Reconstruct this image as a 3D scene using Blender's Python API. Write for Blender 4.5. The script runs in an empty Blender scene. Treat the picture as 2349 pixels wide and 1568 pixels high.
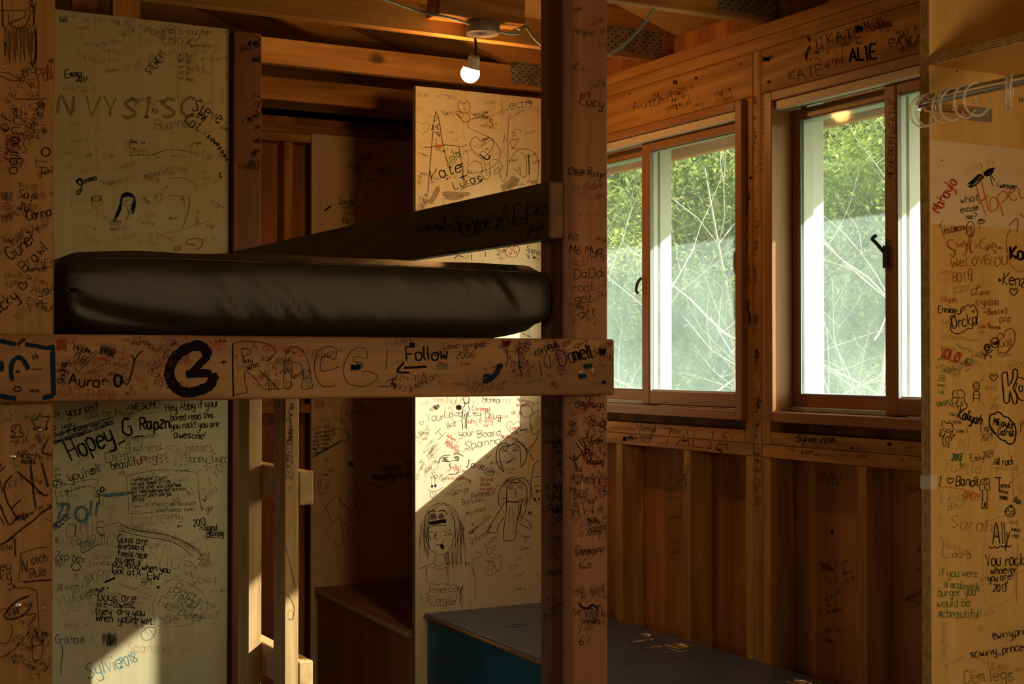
import bpy, bmesh, math, random
from mathutils import Vector, Matrix, noise as mnoise

# ------------------------------------------------------------------ camera, sky, sun, assumed lights, exposure
SC = bpy.context.scene
COL = SC.collection
EYE = 1.5                                   # eye height above the cabin floor; below, z is measured from the eye
YAW, PITCH, FPX = math.radians(28.62), math.atan(46 / 3262.5), 3262.5
cam_d = bpy.data.cameras.new('camera')
cam_d.lens = 50.0; cam_d.sensor_width = 36.0; cam_d.clip_start = 0.05; cam_d.clip_end = 300
cam = bpy.data.objects.new('camera', cam_d); COL.objects.link(cam)
cam.location = (0, 0, EYE); cam.rotation_euler = (math.pi / 2 + PITCH, 0, -YAW)
SC.camera = cam
SC.view_settings.view_transform = 'Standard'; SC.view_settings.look = 'None'
SC.view_settings.exposure = 0.0; SC.view_settings.gamma = 1.0; SC.view_settings.use_curve_mapping = False
cy = SC.cycles
cy.use_denoising = True
cy.max_bounces = 10; cy.diffuse_bounces = 5; cy.glossy_bounces = 4; cy.transmission_bounces = 8; cy.transparent_max_bounces = 24
cy.sample_clamp_indirect = 6.0; cy.caustics_reflective = False; cy.caustics_refractive = False

world = bpy.data.worlds.new('sky'); SC.world = world; world.use_nodes = True
wn = world.node_tree; wn.nodes.clear()
sky = wn.nodes.new('ShaderNodeTexSky'); sky.sky_type = 'NISHITA'; sky.sun_disc = False
sky.sun_elevation = math.radians(31); sky.sun_rotation = math.radians(118); sky.air_density = 1.0; sky.dust_density = 2.0
bg = wn.nodes.new('ShaderNodeBackground'); bg.inputs['Strength'].default_value = 0.47
wo = wn.nodes.new('ShaderNodeOutputWorld')
tint = wn.nodes.new('ShaderNodeMix'); tint.data_type = 'RGBA'; tint.blend_type = 'MULTIPLY'; tint.inputs[0].default_value = 1.0; tint.inputs[7].default_value = (1.14, 1.03, 0.74, 1)
wn.links.new(sky.outputs[0], tint.inputs[6]); wn.links.new(tint.outputs[2], bg.inputs[0]); wn.links.new(bg.outputs[0], wo.inputs[0])

SUN_TRAVEL = Vector((-1.0, 0.56, -0.70)).normalized()
sun_d = bpy.data.lights.new('sun', 'SUN'); sun_d.energy = 13.0; sun_d.angle = math.radians(0.6); sun_d.color = (1.0, 0.93, 0.80)
sun = bpy.data.objects.new('sun', sun_d); COL.objects.link(sun)
sun.location = (12, -8, 14); sun.rotation_euler = SUN_TRAVEL.to_track_quat('-Z', 'Y').to_euler()

# assumed unseen point light, left of the view, warming the left post; no bulb
lamp_d = bpy.data.lights.new('assumed_rear_light', 'POINT'); lamp_d.energy = 3.2; lamp_d.color = (1.0, 0.52, 0.16); lamp_d.shadow_soft_size = 0.03
lamp = bpy.data.objects.new('assumed_rear_light', lamp_d); COL.objects.link(lamp); lamp.location = (-0.15, 1.35, EYE + 0.72)

# assumed unseen point light, added low at right to brighten the closet; no lamp
low_d = bpy.data.lights.new('assumed_low_light', 'POINT'); low_d.energy = 25.0; low_d.color = (1.0, 0.66, 0.30); low_d.shadow_soft_size = 0.16
low = bpy.data.objects.new('assumed_low_light', low_d); COL.objects.link(low); low.location = (1.48, 0.70, EYE + 0.10)

# ------------------------------------------------------------------ helpers
_F = Vector((math.sin(YAW) * math.cos(PITCH), math.cos(YAW) * math.cos(PITCH), math.sin(PITCH)))
_R = Vector((math.cos(YAW), -math.sin(YAW), 0)); _U = _R.cross(_F)
def on_plane(px, py, axis, v):
    """where the sight line of a photograph pixel meets a wall plane (z measured from the eye)"""
    d = _F + _R * ((px - 1174.5) / FPX) + _U * ((784 - py) / FPX)
    return d * (v / d[axis])

class MB:
    """collects geometry, then links it as ONE mesh object"""
    def __init__(s): s.bm = bmesh.new(); s.mats = []
    def mi(s, m):
        if m not in s.mats: s.mats.append(m)
        return s.mats.index(m)
    def faces(s, vs, fs, mat, smooth=False):
        v = [s.bm.verts.new(p) for p in vs]; k = s.mi(mat)
        for f in fs:
            try:
                q = s.bm.faces.new([v[i] for i in f]); q.material_index = k; q.smooth = smooth
            except ValueError: pass
    def take(s, b2, mat, smooth=False):
        b2.verts.ensure_lookup_table(); b2.verts.index_update()
        s.faces([v.co.copy() for v in b2.verts], [[v.index for v in f.verts] for f in b2.faces], mat, smooth); b2.free()
    def box(s, x0, x1, y0, y1, z0, z1, mat, bev=0.002, seg=1):
        b = bmesh.new(); bmesh.ops.create_cube(b, size=1.0)
        for v in b.verts:
            v.co = Vector(((x0 + x1) / 2 + v.co.x * (x1 - x0), (y0 + y1) / 2 + v.co.y * (y1 - y0), (z0 + z1) / 2 + v.co.z * (z1 - z0)))
        if bev > 0: bmesh.ops.bevel(b, geom=list(b.edges), offset=bev, segments=seg, affect='EDGES', profile=0.5)
        s.take(b, mat)
    def prism(s, poly, axis, a, b, mat):
        """a polygon in the plane across `axis`, extruded from a to b"""
        def P(q, t):
            o = [0, 0, 0]; o[axis] = t; r = [i for i in range(3) if i != axis]; o[r[0]] = q[0]; o[r[1]] = q[1]; return Vector(o)
        n = len(poly); vs = [P(q, a) for q in poly] + [P(q, b) for q in poly]
        fs = [list(range(n)), list(range(2 * n - 1, n - 1, -1))] + [[i, i + n, (i + 1) % n + n, (i + 1) % n] for i in range(n)]
        bb = bmesh.new(); v = [bb.verts.new(p) for p in vs]
        for f in fs: bb.faces.new([v[i] for i in f])
        bmesh.ops.recalc_face_normals(bb, faces=bb.faces[:]); s.take(bb, mat)
    def tube(s, pts, r, mat, n=8, caps=True, closed=False):
        pts = [Vector(p) for p in pts]; m = len(pts); rr = r if isinstance(r, (list, tuple)) else [r] * m
        vs, prev = [], None
        for i, p in enumerate(pts):
            t = (pts[(i + 1) % m] - pts[i - 1]) if closed else (pts[min(i + 1, m - 1)] - pts[max(i - 1, 0)])
            t.normalize()
            if prev is None: u = t.orthogonal().normalized()
            else:
                u = prev - t * prev.dot(t); u = u.normalized() if u.length > 1e-6 else t.orthogonal().normalized()
            prev = u; w = t.cross(u)
            for k in range(n):
                a = 2 * math.pi * k / n; vs.append(p + (u * math.cos(a) + w * math.sin(a)) * rr[i])
        fs = []
        for i in range(m if closed else m - 1):
            j = (i + 1) % m
            for k in range(n): fs.append([i * n + k, i * n + (k + 1) % n, j * n + (k + 1) % n, j * n + k])
        if caps and not closed: fs += [list(range(n - 1, -1, -1)), list(range((m - 1) * n, m * n))]
        s.faces(vs, fs, mat, True)
    def lathe(s, prof, c, mat, n=24, axis=2):
        c = Vector(c); vs = []
        for (r, h) in prof:
            for k in range(n):
                a = 2 * math.pi * k / n; q = [r * math.cos(a), r * math.sin(a), h]
                if axis == 1: q = [q[0], q[2], -q[1]]
                if axis == 0: q = [q[2], q[0], q[1]]
                vs.append(c + Vector(q))
        fs = [[i * n + k, i * n + (k + 1) % n, (i + 1) * n + (k + 1) % n, (i + 1) * n + k] for i in range(len(prof) - 1) for k in range(n)]
        fs += [list(range(n - 1, -1, -1)), list(range((len(prof) - 1) * n, len(prof) * n))]
        s.faces(vs, fs, mat, True)
    def build(s, name, parent=None, at=None, **props):
        org = Vector((0, 0, 0))
        if parent is not None:
            p = parent
            while p is not None: org += p.location; p = p.parent
        elif at is not None: org = Vector((at[0], at[1], at[2] + EYE))
        for v in s.bm.verts: v.co = v.co + Vector((0, 0, EYE)) - org
        me = bpy.data.meshes.new(name); s.bm.to_mesh(me); s.bm.free()
        for m in s.mats: me.materials.append(m)
        o = bpy.data.objects.new(name, me); COL.objects.link(o)
        if parent is not None: o.parent = parent
        else: o.location = org
        for k, v in props.items(): o[k] = v
        return o
def empty(name, at, **props):
    o = bpy.data.objects.new(name, None); COL.objects.link(o); o.empty_display_size = 0.1
    o.location = (at[0], at[1], at[2] + EYE)
    for k, v in props.items(): o[k] = v
    return o
def bxo(name, parent, x0, x1, y0, y1, z0, z1, mat, bev=0.002, **props):
    m = MB(); m.box(x0, x1, y0, y1, z0, z1, mat, bev); return m.build(name, parent, **props)
def curve(pts, n=8):
    """Catmull-Rom through the points"""
    p = [Vector(q) for q in pts]
    if len(p) < 3: return p
    e = [p[0] * 2 - p[1]] + p + [p[-1] * 2 - p[-2]]; out = []
    for i in range(1, len(e) - 2):
        for k in range(n):
            t = k / n
            out.append(0.5 * ((2 * e[i]) + (e[i + 1] - e[i - 1]) * t + (2 * e[i - 1] - 5 * e[i] + 4 * e[i + 1] - e[i + 2]) * t * t + (3 * e[i] - e[i - 1] - 3 * e[i + 1] + e[i + 2]) * t ** 3))
    out.append(p[-1]); return out

# ------------------------------------------------------------------ materials
def newmat(name):
    m = bpy.data.materials.new(name); m.use_nodes = True; nt = m.node_tree; nt.nodes.clear()
    out = nt.nodes.new('ShaderNodeOutputMaterial'); return m, nt, out
def N(nt, t, **kw):
    n = nt.nodes.new(t)
    for k, v in kw.items():
        if k in n.inputs: n.inputs[k].default_value = v
        else: setattr(n, k, v)
    return n
def ramp(nt, src, stops):
    r = nt.nodes.new('ShaderNodeValToRGB'); el = r.color_ramp.elements
    while len(el) > 1: el.remove(el[0])
    el[0].position = stops[0][0]; el[0].color = (*stops[0][1], 1)
    for p, c in stops[1:]:
        e = el.new(p); e.color = (*c, 1)
    nt.links.new(src, r.inputs[0]); return r.outputs[0]
def mixc(nt, fac, a, b, mode='MIX'):
    x = nt.nodes.new('ShaderNodeMix'); x.data_type = 'RGBA'; x.blend_type = mode
    for sock, v in ((0, fac), (6, a), (7, b)):
        if hasattr(v, 'links'): nt.links.new(v, x.inputs[sock])
        else: x.inputs[sock].default_value = v if sock == 0 else (*v, 1)
    return x.outputs[2]
def math1(nt, op, a, b=None):
    x = nt.nodes.new('ShaderNodeMath'); x.operation = op
    for i, v in enumerate((a, b)):
        if v is None: continue
        if hasattr(v, 'links'): nt.links.new(v, x.inputs[i])
        else: x.inputs[i].default_value = v
    return x.outputs[0]
def wood(name, c1, c2, axis='Z', rough=0.55, rings=0.35, freq=26.0, grime=0.35, knots=0.0, spec=0.3, fibre=1.0, gc=(0.05, 0.025, 0.01), long=0.10):
    m, nt, out = newmat(name); L = nt.links.new
    tc = N(nt, 'ShaderNodeTexCoord'); oi = N(nt, 'ShaderNodeObjectInfo')
    ofs = nt.nodes.new('ShaderNodeVectorMath'); ofs.operation = 'SCALE'; ofs.inputs[0].default_value = (7.3, 3.1, 5.7); L(oi.outputs['Random'], ofs.inputs['Scale'])
    add = nt.nodes.new('ShaderNodeVectorMath'); add.operation = 'ADD'; L(tc.outputs['Object'], add.inputs[0]); L(ofs.outputs[0], add.inputs[1])
    def stretch(k):
        mp = nt.nodes.new('ShaderNodeMapping'); sc = [1, 1, 1]; sc['XYZ'.index(axis)] = k; mp.inputs['Scale'].default_value = sc; L(add.outputs[0], mp.inputs[0]); return mp.outputs[0]
    fine = N(nt, 'ShaderNodeTexNoise', Scale=70.0, Detail=5.0, Roughness=0.65); L(stretch(0.035), fine.inputs['Vector'])
    low = N(nt, 'ShaderNodeTexNoise', Scale=3.2, Detail=2.0, Distortion=0.4); L(stretch(long), low.inputs['Vector'])
    ring = math1(nt, 'SINE', math1(nt, 'MULTIPLY', low.outputs[0], freq * 2.2))
    ring = math1(nt, 'ADD', math1(nt, 'MULTIPLY', ring, 0.5), 0.5)
    ring = math1(nt, 'POWER', ring, 2.0)
    f = math1(nt, 'ADD', math1(nt, 'MULTIPLY', fine.outputs[0], fibre), math1(nt, 'MULTIPLY', ring, rings))
    f = math1(nt, 'SUBTRACT', f, rings * 0.4 + 0.5 * (fibre - 1))
    col = ramp(nt, f, [(0.25, c2), (0.75, c1)])
    g = N(nt, 'ShaderNodeTexNoise', Scale=4.5, Detail=6.0, Roughness=0.62); L(stretch(0.55), g.inputs['Vector'])
    gf = ramp(nt, g.outputs[0], [(0.42, (0, 0, 0)), (0.72, (1, 1, 1))])
    gfv = math1(nt, 'MULTIPLY', gf, grime)
    col = mixc(nt, gfv, col, gc)
    if knots > 0:
        vo = N(nt, 'ShaderNodeTexVoronoi', Scale=3.3); L(stretch(0.62), vo.inputs['Vector'])
        kd = math1(nt, 'ADD', vo.outputs['Distance'], math1(nt, 'MULTIPLY', math1(nt, 'SUBTRACT', fine.outputs[0], 0.5), 0.05))
        kk = ramp(nt, kd, [(0.03, (1, 1, 1)), (0.085, (0, 0, 0))])
        col = mixc(nt, math1(nt, 'MULTIPLY', kk, knots), col, (0.035, 0.014, 0.006))
    b = N(nt, 'ShaderNodeBsdfPrincipled', Roughness=rough); b.inputs['Specular IOR Level'].default_value = spec
    L(col, b.inputs['Base Color'])
    bp = N(nt, 'ShaderNodeBump', Strength=0.25, Distance=0.002); L(f, bp.inputs['Height']); L(bp.outputs[0], b.inputs['Normal'])
    L(b.outputs[0], out.inputs[0]); return m
def plain(name, c, rough=0.5, metal=0.0, spec=0.5, bump=0.0, bscale=200.0, var=0.0):
    m, nt, out = newmat(name)
    b = N(nt, 'ShaderNodeBsdfPrincipled', Roughness=rough, Metallic=metal); b.inputs['Specular IOR Level'].default_value = spec
    b.inputs['Base Color'].default_value = (*c, 1)
    if bump or var:
        tc = N(nt, 'ShaderNodeTexCoord'); no = N(nt, 'ShaderNodeTexNoise', Scale=bscale, Detail=4.0); nt.links.new(tc.outputs['Object'], no.inputs['Vector'])
        if bump:
            bp = N(nt, 'ShaderNodeBump', Strength=bump, Distance=0.002); nt.links.new(no.outputs[0], bp.inputs['Height']); nt.links.new(bp.outputs[0], b.inputs['Normal'])
        if var:
            n2 = N(nt, 'ShaderNodeTexNoise', Scale=bscale * 0.1, Detail=5.0); nt.links.new(tc.outputs['Object'], n2.inputs['Vector'])
            col = ramp(nt, n2.outputs[0], [(0.3, tuple(x * (1 - var) for x in c)), (0.7, tuple(min(1, x * (1 + var)) for x in c))]); nt.links.new(col, b.inputs['Base Color'])
    nt.links.new(b.outputs[0], out.inputs[0]); return m

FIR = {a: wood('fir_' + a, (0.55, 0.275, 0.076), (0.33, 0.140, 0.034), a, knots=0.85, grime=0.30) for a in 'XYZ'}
FIR_Z_SHEATH = wood('sheathing_ply', (0.52, 0.205, 0.060), (0.32, 0.110, 0.028), 'Z', rings=0.5, freq=14, grime=0.45, rough=0.6)
WINWOOD = {a: wood('window_wood_' + a, (0.40, 0.18, 0.065), (0.29, 0.115, 0.038), a, grime=0.15, rings=0.15, rough=0.42, spec=0.4) for a in 'YZ'}
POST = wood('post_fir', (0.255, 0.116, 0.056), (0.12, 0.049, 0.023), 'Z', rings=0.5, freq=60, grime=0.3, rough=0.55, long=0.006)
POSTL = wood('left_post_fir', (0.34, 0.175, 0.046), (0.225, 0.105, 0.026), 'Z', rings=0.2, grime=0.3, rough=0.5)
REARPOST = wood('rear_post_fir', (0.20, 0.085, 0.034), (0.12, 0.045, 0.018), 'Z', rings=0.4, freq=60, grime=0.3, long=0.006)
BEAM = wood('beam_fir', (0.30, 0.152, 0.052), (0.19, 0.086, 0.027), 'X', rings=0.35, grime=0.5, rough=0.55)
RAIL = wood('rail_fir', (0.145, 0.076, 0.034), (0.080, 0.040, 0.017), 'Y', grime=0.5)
DECK = wood('roof_ply', (0.54, 0.32, 0.11), (0.42, 0.23, 0.07), 'X', rings=0.3, freq=12, grime=0.25)
PINE = wood('ladder_pine', (0.68, 0.44, 0.20), (0.50, 0.29, 0.11), 'Z', rings=0.4, freq=40, grime=0.2, knots=0.5)
PINEY = wood('ladder_pine_rung', (0.62, 0.40, 0.19), (0.47, 0.28, 0.11), 'Y', rings=0.3, freq=40, grime=0.2)
PLY_FAR = wood('birch_ply', (0.80, 0.67, 0.46), (0.70, 0.57, 0.37), 'Z', rings=0.25, freq=10, grime=0.16, rough=0.45, gc=(0.42, 0.28, 0.13))
PLY_LEFT = wood('pale_ply', (0.54, 0.475, 0.285), (0.47, 0.40, 0.23), 'Z', rings=0.2, freq=10, grime=0.18, rough=0.5, gc=(0.38, 0.28, 0.15))
PLY_BACK = wood('tan_ply', (0.74, 0.56, 0.33), (0.62, 0.44, 0.23), 'Z', rings=0.25, freq=10, grime=0.25, rough=0.55, gc=(0.30, 0.17, 0.07))
PLY_CLOSET = wood('closet_ply', (0.76, 0.53, 0.20), (0.64, 0.41, 0.135), 'Z', rings=0.3, freq=12, grime=0.3, rough=0.38, gc=(0.36, 0.20, 0.06), spec=0.4)
PALE_BAND = wood('paler_band', (0.76, 0.63, 0.44), (0.68, 0.54, 0.35), 'X', rings=0.2, freq=10, grime=0.15, rough=0.45, gc=(0.36, 0.20, 0.06))
FLOORW = wood('floor_boards', (0.26, 0.15, 0.07), (0.16, 0.085, 0.035), 'Y', grime=0.5, rough=0.5)
BENCHF = wood('nook_bench_front', (0.44, 0.31, 0.17), (0.34, 0.22, 0.11), 'Z', rings=0.25, freq=10, grime=0.35, rough=0.6)
DARKW = wood('dark_stained', (0.22, 0.10, 0.045), (0.12, 0.05, 0.02), 'Z', grime=0.5, rough=0.6)
SHELFW = wood('shelf_wood', (0.36, 0.22, 0.11), (0.24, 0.13, 0.06), 'Y', grime=0.5, rough=0.6)
def plyedge(name, axis, k):
    m, nt, out = newmat(name); tc = N(nt, 'ShaderNodeTexCoord'); sp = N(nt, 'ShaderNodeSeparateXYZ'); nt.links.new(tc.outputs['Object'], sp.inputs[0])
    w = math1(nt, 'SINE', math1(nt, 'MULTIPLY', sp.outputs['XYZ'.index(axis)], k))
    no = N(nt, 'ShaderNodeTexNoise', Scale=60.0, Detail=4.0); nt.links.new(tc.outputs['Object'], no.inputs['Vector'])
    f = math1(nt, 'ADD', math1(nt, 'MULTIPLY', w, 0.3), no.outputs[0])
    col = ramp(nt, f, [(0.2, (0.16, 0.085, 0.03)), (0.75, (0.46, 0.30, 0.13))])
    b = N(nt, 'ShaderNodeBsdfPrincipled', Roughness=0.65); nt.links.new(col, b.inputs['Base Color']); nt.links.new(b.outputs[0], out.inputs[0]); return m
EDGE_Y = plyedge('ply_edge_layers_y', 'Y', 1250.0); EDGE_Z = plyedge('ply_edge_layers_z', 'Z', 1250.0)
WHITE = plain('white_vinyl', (0.42, 0.50, 0.50), 0.4)
TRACK = plain('tan_track', (0.66, 0.55, 0.42), 0.5)
GREYSTRIP = plain('grey_weatherstrip', (0.26, 0.27, 0.26), 0.6)
BRONZE = plain('bronze_hardware', (0.06, 0.045, 0.035), 0.45, 0.6)
STEEL = plain('galvanised_plate', (0.36, 0.33, 0.29), 0.5, 0.8, var=0.4, bscale=300)
SCREW = plain('steel_screw', (0.75, 0.74, 0.72), 0.25, 1.0)
CHROME = plain('chrome_rod', (0.80, 0.80, 0.79), 0.14, 1.0)
RODM = plain('satin_grey_rod', (0.40, 0.43, 0.43), 0.34, 0.55)
FLANGE = plain('dull_grey_metal', (0.34, 0.36, 0.36), 0.45, 0.5)
VINYL = plain('dark_brown_vinyl', (0.019, 0.017, 0.0165), 0.40, spec=0.60, bump=0.35, bscale=900)
CABLE = plain('grey_blue_cable', (0.20, 0.30, 0.33), 0.5)
LAMPW = plain('grey_fixture', (0.24, 0.205, 0.175), 0.5, 0.3, var=0.25, bscale=300)
SOCKET = plain('white_lamp_base', (0.72, 0.68, 0.62), 0.5)
BLACK = plain('black_rubber', (0.012, 0.012, 0.012), 0.5)
BRASS = plain('brass_hinge', (0.62, 0.44, 0.20), 0.3, 0.9)
def painted(name, c, rough, wear):
    m, nt, out = newmat(name); tc = N(nt, 'ShaderNodeTexCoord')
    n1 = N(nt, 'ShaderNodeTexNoise', Scale=9.0, Detail=8.0, Roughness=0.7); nt.links.new(tc.outputs['Object'], n1.inputs['Vector'])
    n2 = N(nt, 'ShaderNodeTexNoise', Scale=55.0, Detail=6.0, Roughness=0.75); nt.links.new(tc.outputs['Object'], n2.inputs['Vector'])
    base = ramp(nt, n1.outputs[0], [(0.3, tuple(x * 0.7 for x in c)), (0.7, tuple(x * 1.3 for x in c))])
    w = ramp(nt, math1(nt, 'ADD', n2.outputs[0], math1(nt, 'MULTIPLY', n1.outputs[0], 0.35)), [(0.86 - wear, (0, 0, 0)), (0.93 - wear, (1, 1, 1))])
    col = mixc(nt, w, base, (0.40, 0.28, 0.16))
    b = N(nt, 'ShaderNodeBsdfPrincipled', Roughness=rough); nt.links.new(col, b.inputs['Base Color'])
    bp = N(nt, 'ShaderNodeBump', Strength=0.12, Distance=0.001); nt.links.new(n2.outputs[0], bp.inputs['Height']); nt.links.new(bp.outputs[0], b.inputs['Normal'])
    nt.links.new(b.outputs[0], out.inputs[0]); return m
BLUE_TOP = painted('worn_slate_blue_paint', (0.062, 0.100, 0.215), 0.34, 0.02)
BLUE_FRONT = painted('teal_blue_paint', (0.007, 0.125, 0.290), 0.5, 0.0)
WORN = wood('bare_worn_edge', (0.48, 0.34, 0.24), (0.16, 0.09, 0.07), 'Y', grime=0.6)
m, nt, out = newmat('dusty_glass'); GLASS = m
tcg = N(nt, 'ShaderNodeTexCoord'); ng = N(nt, 'ShaderNodeTexNoise', Scale=5.0, Detail=7.0, Roughness=0.6); nt.links.new(tcg.outputs['Object'], ng.inputs['Vector'])
df = ramp(nt, ng.outputs[0], [(0.3, (0.045,) * 3), (0.7, (0.090,) * 3)])
tr = N(nt, 'ShaderNodeBsdfTransparent'); tr.inputs[0].default_value = (0.95, 0.985, 0.97, 1)
tl = N(nt, 'ShaderNodeBsdfTranslucent'); tl.inputs[0].default_value = (0.70, 0.95, 0.90, 1)
gl = N(nt, 'ShaderNodeBsdfGlossy', Roughness=0.055)
m1 = N(nt, 'ShaderNodeMixShader'); nt.links.new(df, m1.inputs[0]); nt.links.new(tr.outputs[0], m1.inputs[1]); nt.links.new(tl.outputs[0], m1.inputs[2])
m2 = N(nt, 'ShaderNodeMixShader'); m2.inputs[0].default_value = 0.0044; nt.links.new(m1.outputs[0], m2.inputs[1]); nt.links.new(gl.outputs[0], m2.inputs[2]); nt.links.new(m2.outputs[0], out.inputs[0])
m, nt, out = newmat('lit_bulb'); BULB = m
em = N(nt, 'ShaderNodeEmission', Strength=320.0); em.inputs[0].default_value = (1.0, 0.47, 0.13, 1); nt.links.new(em.outputs[0], out.inputs[0])
m, nt, out = newmat('clear_plastic'); CLEAR = m
tr = N(nt, 'ShaderNodeBsdfTransparent'); tr.inputs[0].default_value = (0.95, 0.94, 0.92, 1); gl = N(nt, 'ShaderNodeBsdfPrincipled', Roughness=0.10); gl.inputs['Base Color'].default_value = (0.85, 0.82, 0.78, 1); gl.inputs['Specular IOR Level'].default_value = 1.0; gl.inputs['Coat Weight'].default_value = 1.0
lw = N(nt, 'ShaderNodeLayerWeight', Blend=0.5); mm = N(nt, 'ShaderNodeMixShader'); nt.links.new(math1(nt, 'ADD', math1(nt, 'MULTIPLY', lw.outputs['Facing'], 0.70), 0.22), mm.inputs[0]); nt.links.new(tr.outputs[0], mm.inputs[1]); nt.links.new(gl.outputs[0], mm.inputs[2]); nt.links.new(mm.outputs[0], out.inputs[0])
FX_ = 2.67
# ------------------------------------------------------------------ handwriting: pen strokes laid on the boards they were written on
EAVE_Z = 0.81
def ink(name, c, a):
    m, nt, out = newmat('ink_' + name); t = N(nt, 'ShaderNodeBsdfTransparent'); b = N(nt, 'ShaderNodeBsdfDiffuse'); b.inputs[0].default_value = (*c, 1)
    tc = N(nt, 'ShaderNodeTexCoord'); no = N(nt, 'ShaderNodeTexNoise', Scale=420.0, Detail=2.0); nt.links.new(tc.outputs['Object'], no.inputs['Vector'])
    f = math1(nt, 'MULTIPLY', ramp(nt, no.outputs[0], [(0.30, (0.85 if a > 0.9 else 0.55,) * 3), (0.60, (1, 1, 1))]), a)
    x = N(nt, 'ShaderNodeMixShader'); nt.links.new(f, x.inputs[0]); nt.links.new(t.outputs[0], x.inputs[1]); nt.links.new(b.outputs[0], x.inputs[2]); nt.links.new(x.outputs[0], out.inputs[0]); return m
INK = {'k': ink('black_marker', (0.008, 0.007, 0.007), 0.96), 'g': ink('thin_black_pen', (0.018, 0.015, 0.012), 0.72), 'f': ink('faint_pencil', (0.05, 0.045, 0.04), 0.42),
       'r': ink('red_pen', (0.42, 0.025, 0.02), 0.80), 'q': ink('faint_red', (0.42, 0.06, 0.04), 0.45), 'o': ink('orange_pen', (0.62, 0.15, 0.01), 0.85), 'n': ink('brown_red_pen', (0.30, 0.055, 0.01), 0.85),
       'G': ink('green_pen', (0.02, 0.17, 0.035), 0.75), 'e': ink('faint_green', (0.06, 0.16, 0.04), 0.5), 'B': ink('blue_pen', (0.015, 0.035, 0.16), 0.85), 'b': ink('navy_marker', (0.008, 0.020, 0.045), 0.94), 'T': ink('teal_marker', (0.03, 0.19, 0.22), 0.70),
       'P': ink('purple_pen', (0.10, 0.015, 0.12), 0.65), 'm': ink('maroon_pen', (0.13, 0.01, 0.02), 0.85), 'd': ink('dark_wood_pen', (0.012, 0.008, 0.006), 0.80), 'w': ink('scratched_wood', (0.70, 0.58, 0.44), 0.8),
       'y': ink('smeared_glue', (0.30, 0.21, 0.10), 0.55)}
# surface: axis of the plane, its position, then the rectangle it covers in the two other axes
SURF = {'left_panel': (1, 4.16, -0.6, 1.297, -1.5, 1.0), 'far_panel': (1, 4.57, 2.106, 2.664, -1.5, 0.976), 'back_panel': (1, 5.682, 2.135, 2.66, -1.4, 0.965),
        'closet': (1, 2.10, 2.101, 2.66, -1.49, 0.99), 'beam': (1, 2.20, -0.25, 1.413, -0.058, 0.040), 'post_front': (1, 2.24, 1.332, 1.424, -1.4, 0.99), 'post_side': (0, 1.33, 2.242, 2.324, -1.4, 0.99),
        'left_post': (1, 2.24, 0.332, 0.4245, -1.4, 0.99), 'rear_post': (1, 4.152, 1.31, 1.397, -1.4, 0.99), 'guard': (0, 1.30, 2.24, 4.14, 0.227, 0.328),
        'header1': (0, FX_, 3.39, 4.586, 0.797, 0.927), 'header2': (0, FX_, 2.162, 3.345, 0.797, 0.927), 'sill1a': (0, FX_, 3.428, 4.55, -0.2415, -0.206), 'sill1b': (0, FX_, 3.389, 4.55, -0.280, -0.245),
        'sill2a': (0, FX_, 2.162, 3.306, -0.2415, -0.207), 'sill2b': (0, FX_, 2.162, 3.345, -0.280, -0.245), 'kingstud': (0, FX_, 3.3485, 3.3855, -1.46, 0.927), 'trimmer': (0, FX_, 3.388, 3.4245, -0.242, 0.794),
        'trimmer2': (0, FX_, 3.3095, 3.346, -0.242, 0.794), 'cripple3707': (0, FX_, 3.708, 3.744, -1.46, -0.283), 'sheathing': (0, 2.76, -2.0, 5.7, -1.5, 1.0), 'bench_top': (2, -0.887, 2.11, 2.60, 2.14, 4.56),
        'ladder_near': (1, 3.55, 1.262, 1.2985, -1.49, 0.017), 'stile2': (0, 2.69, 2.80, 2.86, -0.1, 0.7)}
GLY = dict(l.split(None, 1) for l in """A 033b63 1656
B 030b 0b3b5a583707 073756543303
C 5a3b1a080514335454
D 030b 0b3b59553303
E 5b0b0353 0747
F 5b0b03 0747
G 5a3b1a080514335457 5737
H 030b 535b 0757
I 131b 032303 0b2b
J 1b5b 3b35231304
K 030b 5b0653
L 0b0353
M 030b365b53
N 030b535b
O 3b1a0805133355584a3b
P 030b 0b3b5a583707
Q 3b1a0805133355584a3b 3653
R 030b 0b3b5a583707 2753
S 5a3b1a09184655442304
T 0b6b 3b33
U 0b051333555b
V 0b336b
W 0b1338536b
X 035b 0b53
Y 0b365b 3633
Z 0b5b0353
a 472807041333454748 484453
b 0b03 072847442304
c 472807042344
d 4b43 472807042345
e 0646472807042344
f 4a3b2a23 0848
g 472807052445 48413001
h 0b03 06284743
i 0803 0a0b
j 28211001 2a2b
k 0b03 380543
l 0b0413
m 0803 07182723 27384743
n 0803 07284743
o 28070423444728
p 0800 072847442304
q 4840 472807042344
r 0803 062837
s 4728170635442304
t 1a142334 0838
u 0804133345 4843
v 082348
w 0813264358
x 0843 0348
y 0805143445 48413000
z 08480343
0 2b0905233345492b
1 092b23
2 0a2b4a480343
3 0a2b4a482746442304
4 3b0656 3b33
5 4b0b072846442304
6 4b1905042344462705
7 0b4b13
8 27090a2b4a4927 27050423444527
9 4708092b4a4823
. 0304
, 1402
! 0b06 0304
? 0a2b4a482625 2324
- 0737
_ 0252
' 0b09
" 0b09 2b29
: 0403 0706
+ 0747 2925
( 2b080523
) 0b282503
@ 3626253536384728080442
# 141a 343a 0848 0646
* 2925 0846 0648
% 2306091b293b494623
~ 07284647
/ 034b""".split('\n'))
MK = {k: [] for k in SURF}
_c = [0.0, 0.0, 1.0]; _s = ['left_panel']; _rw = random.Random(11)
def crop(x, y, k): _c[:] = [x, y, k]
def on(s): _s[0] = s
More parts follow.
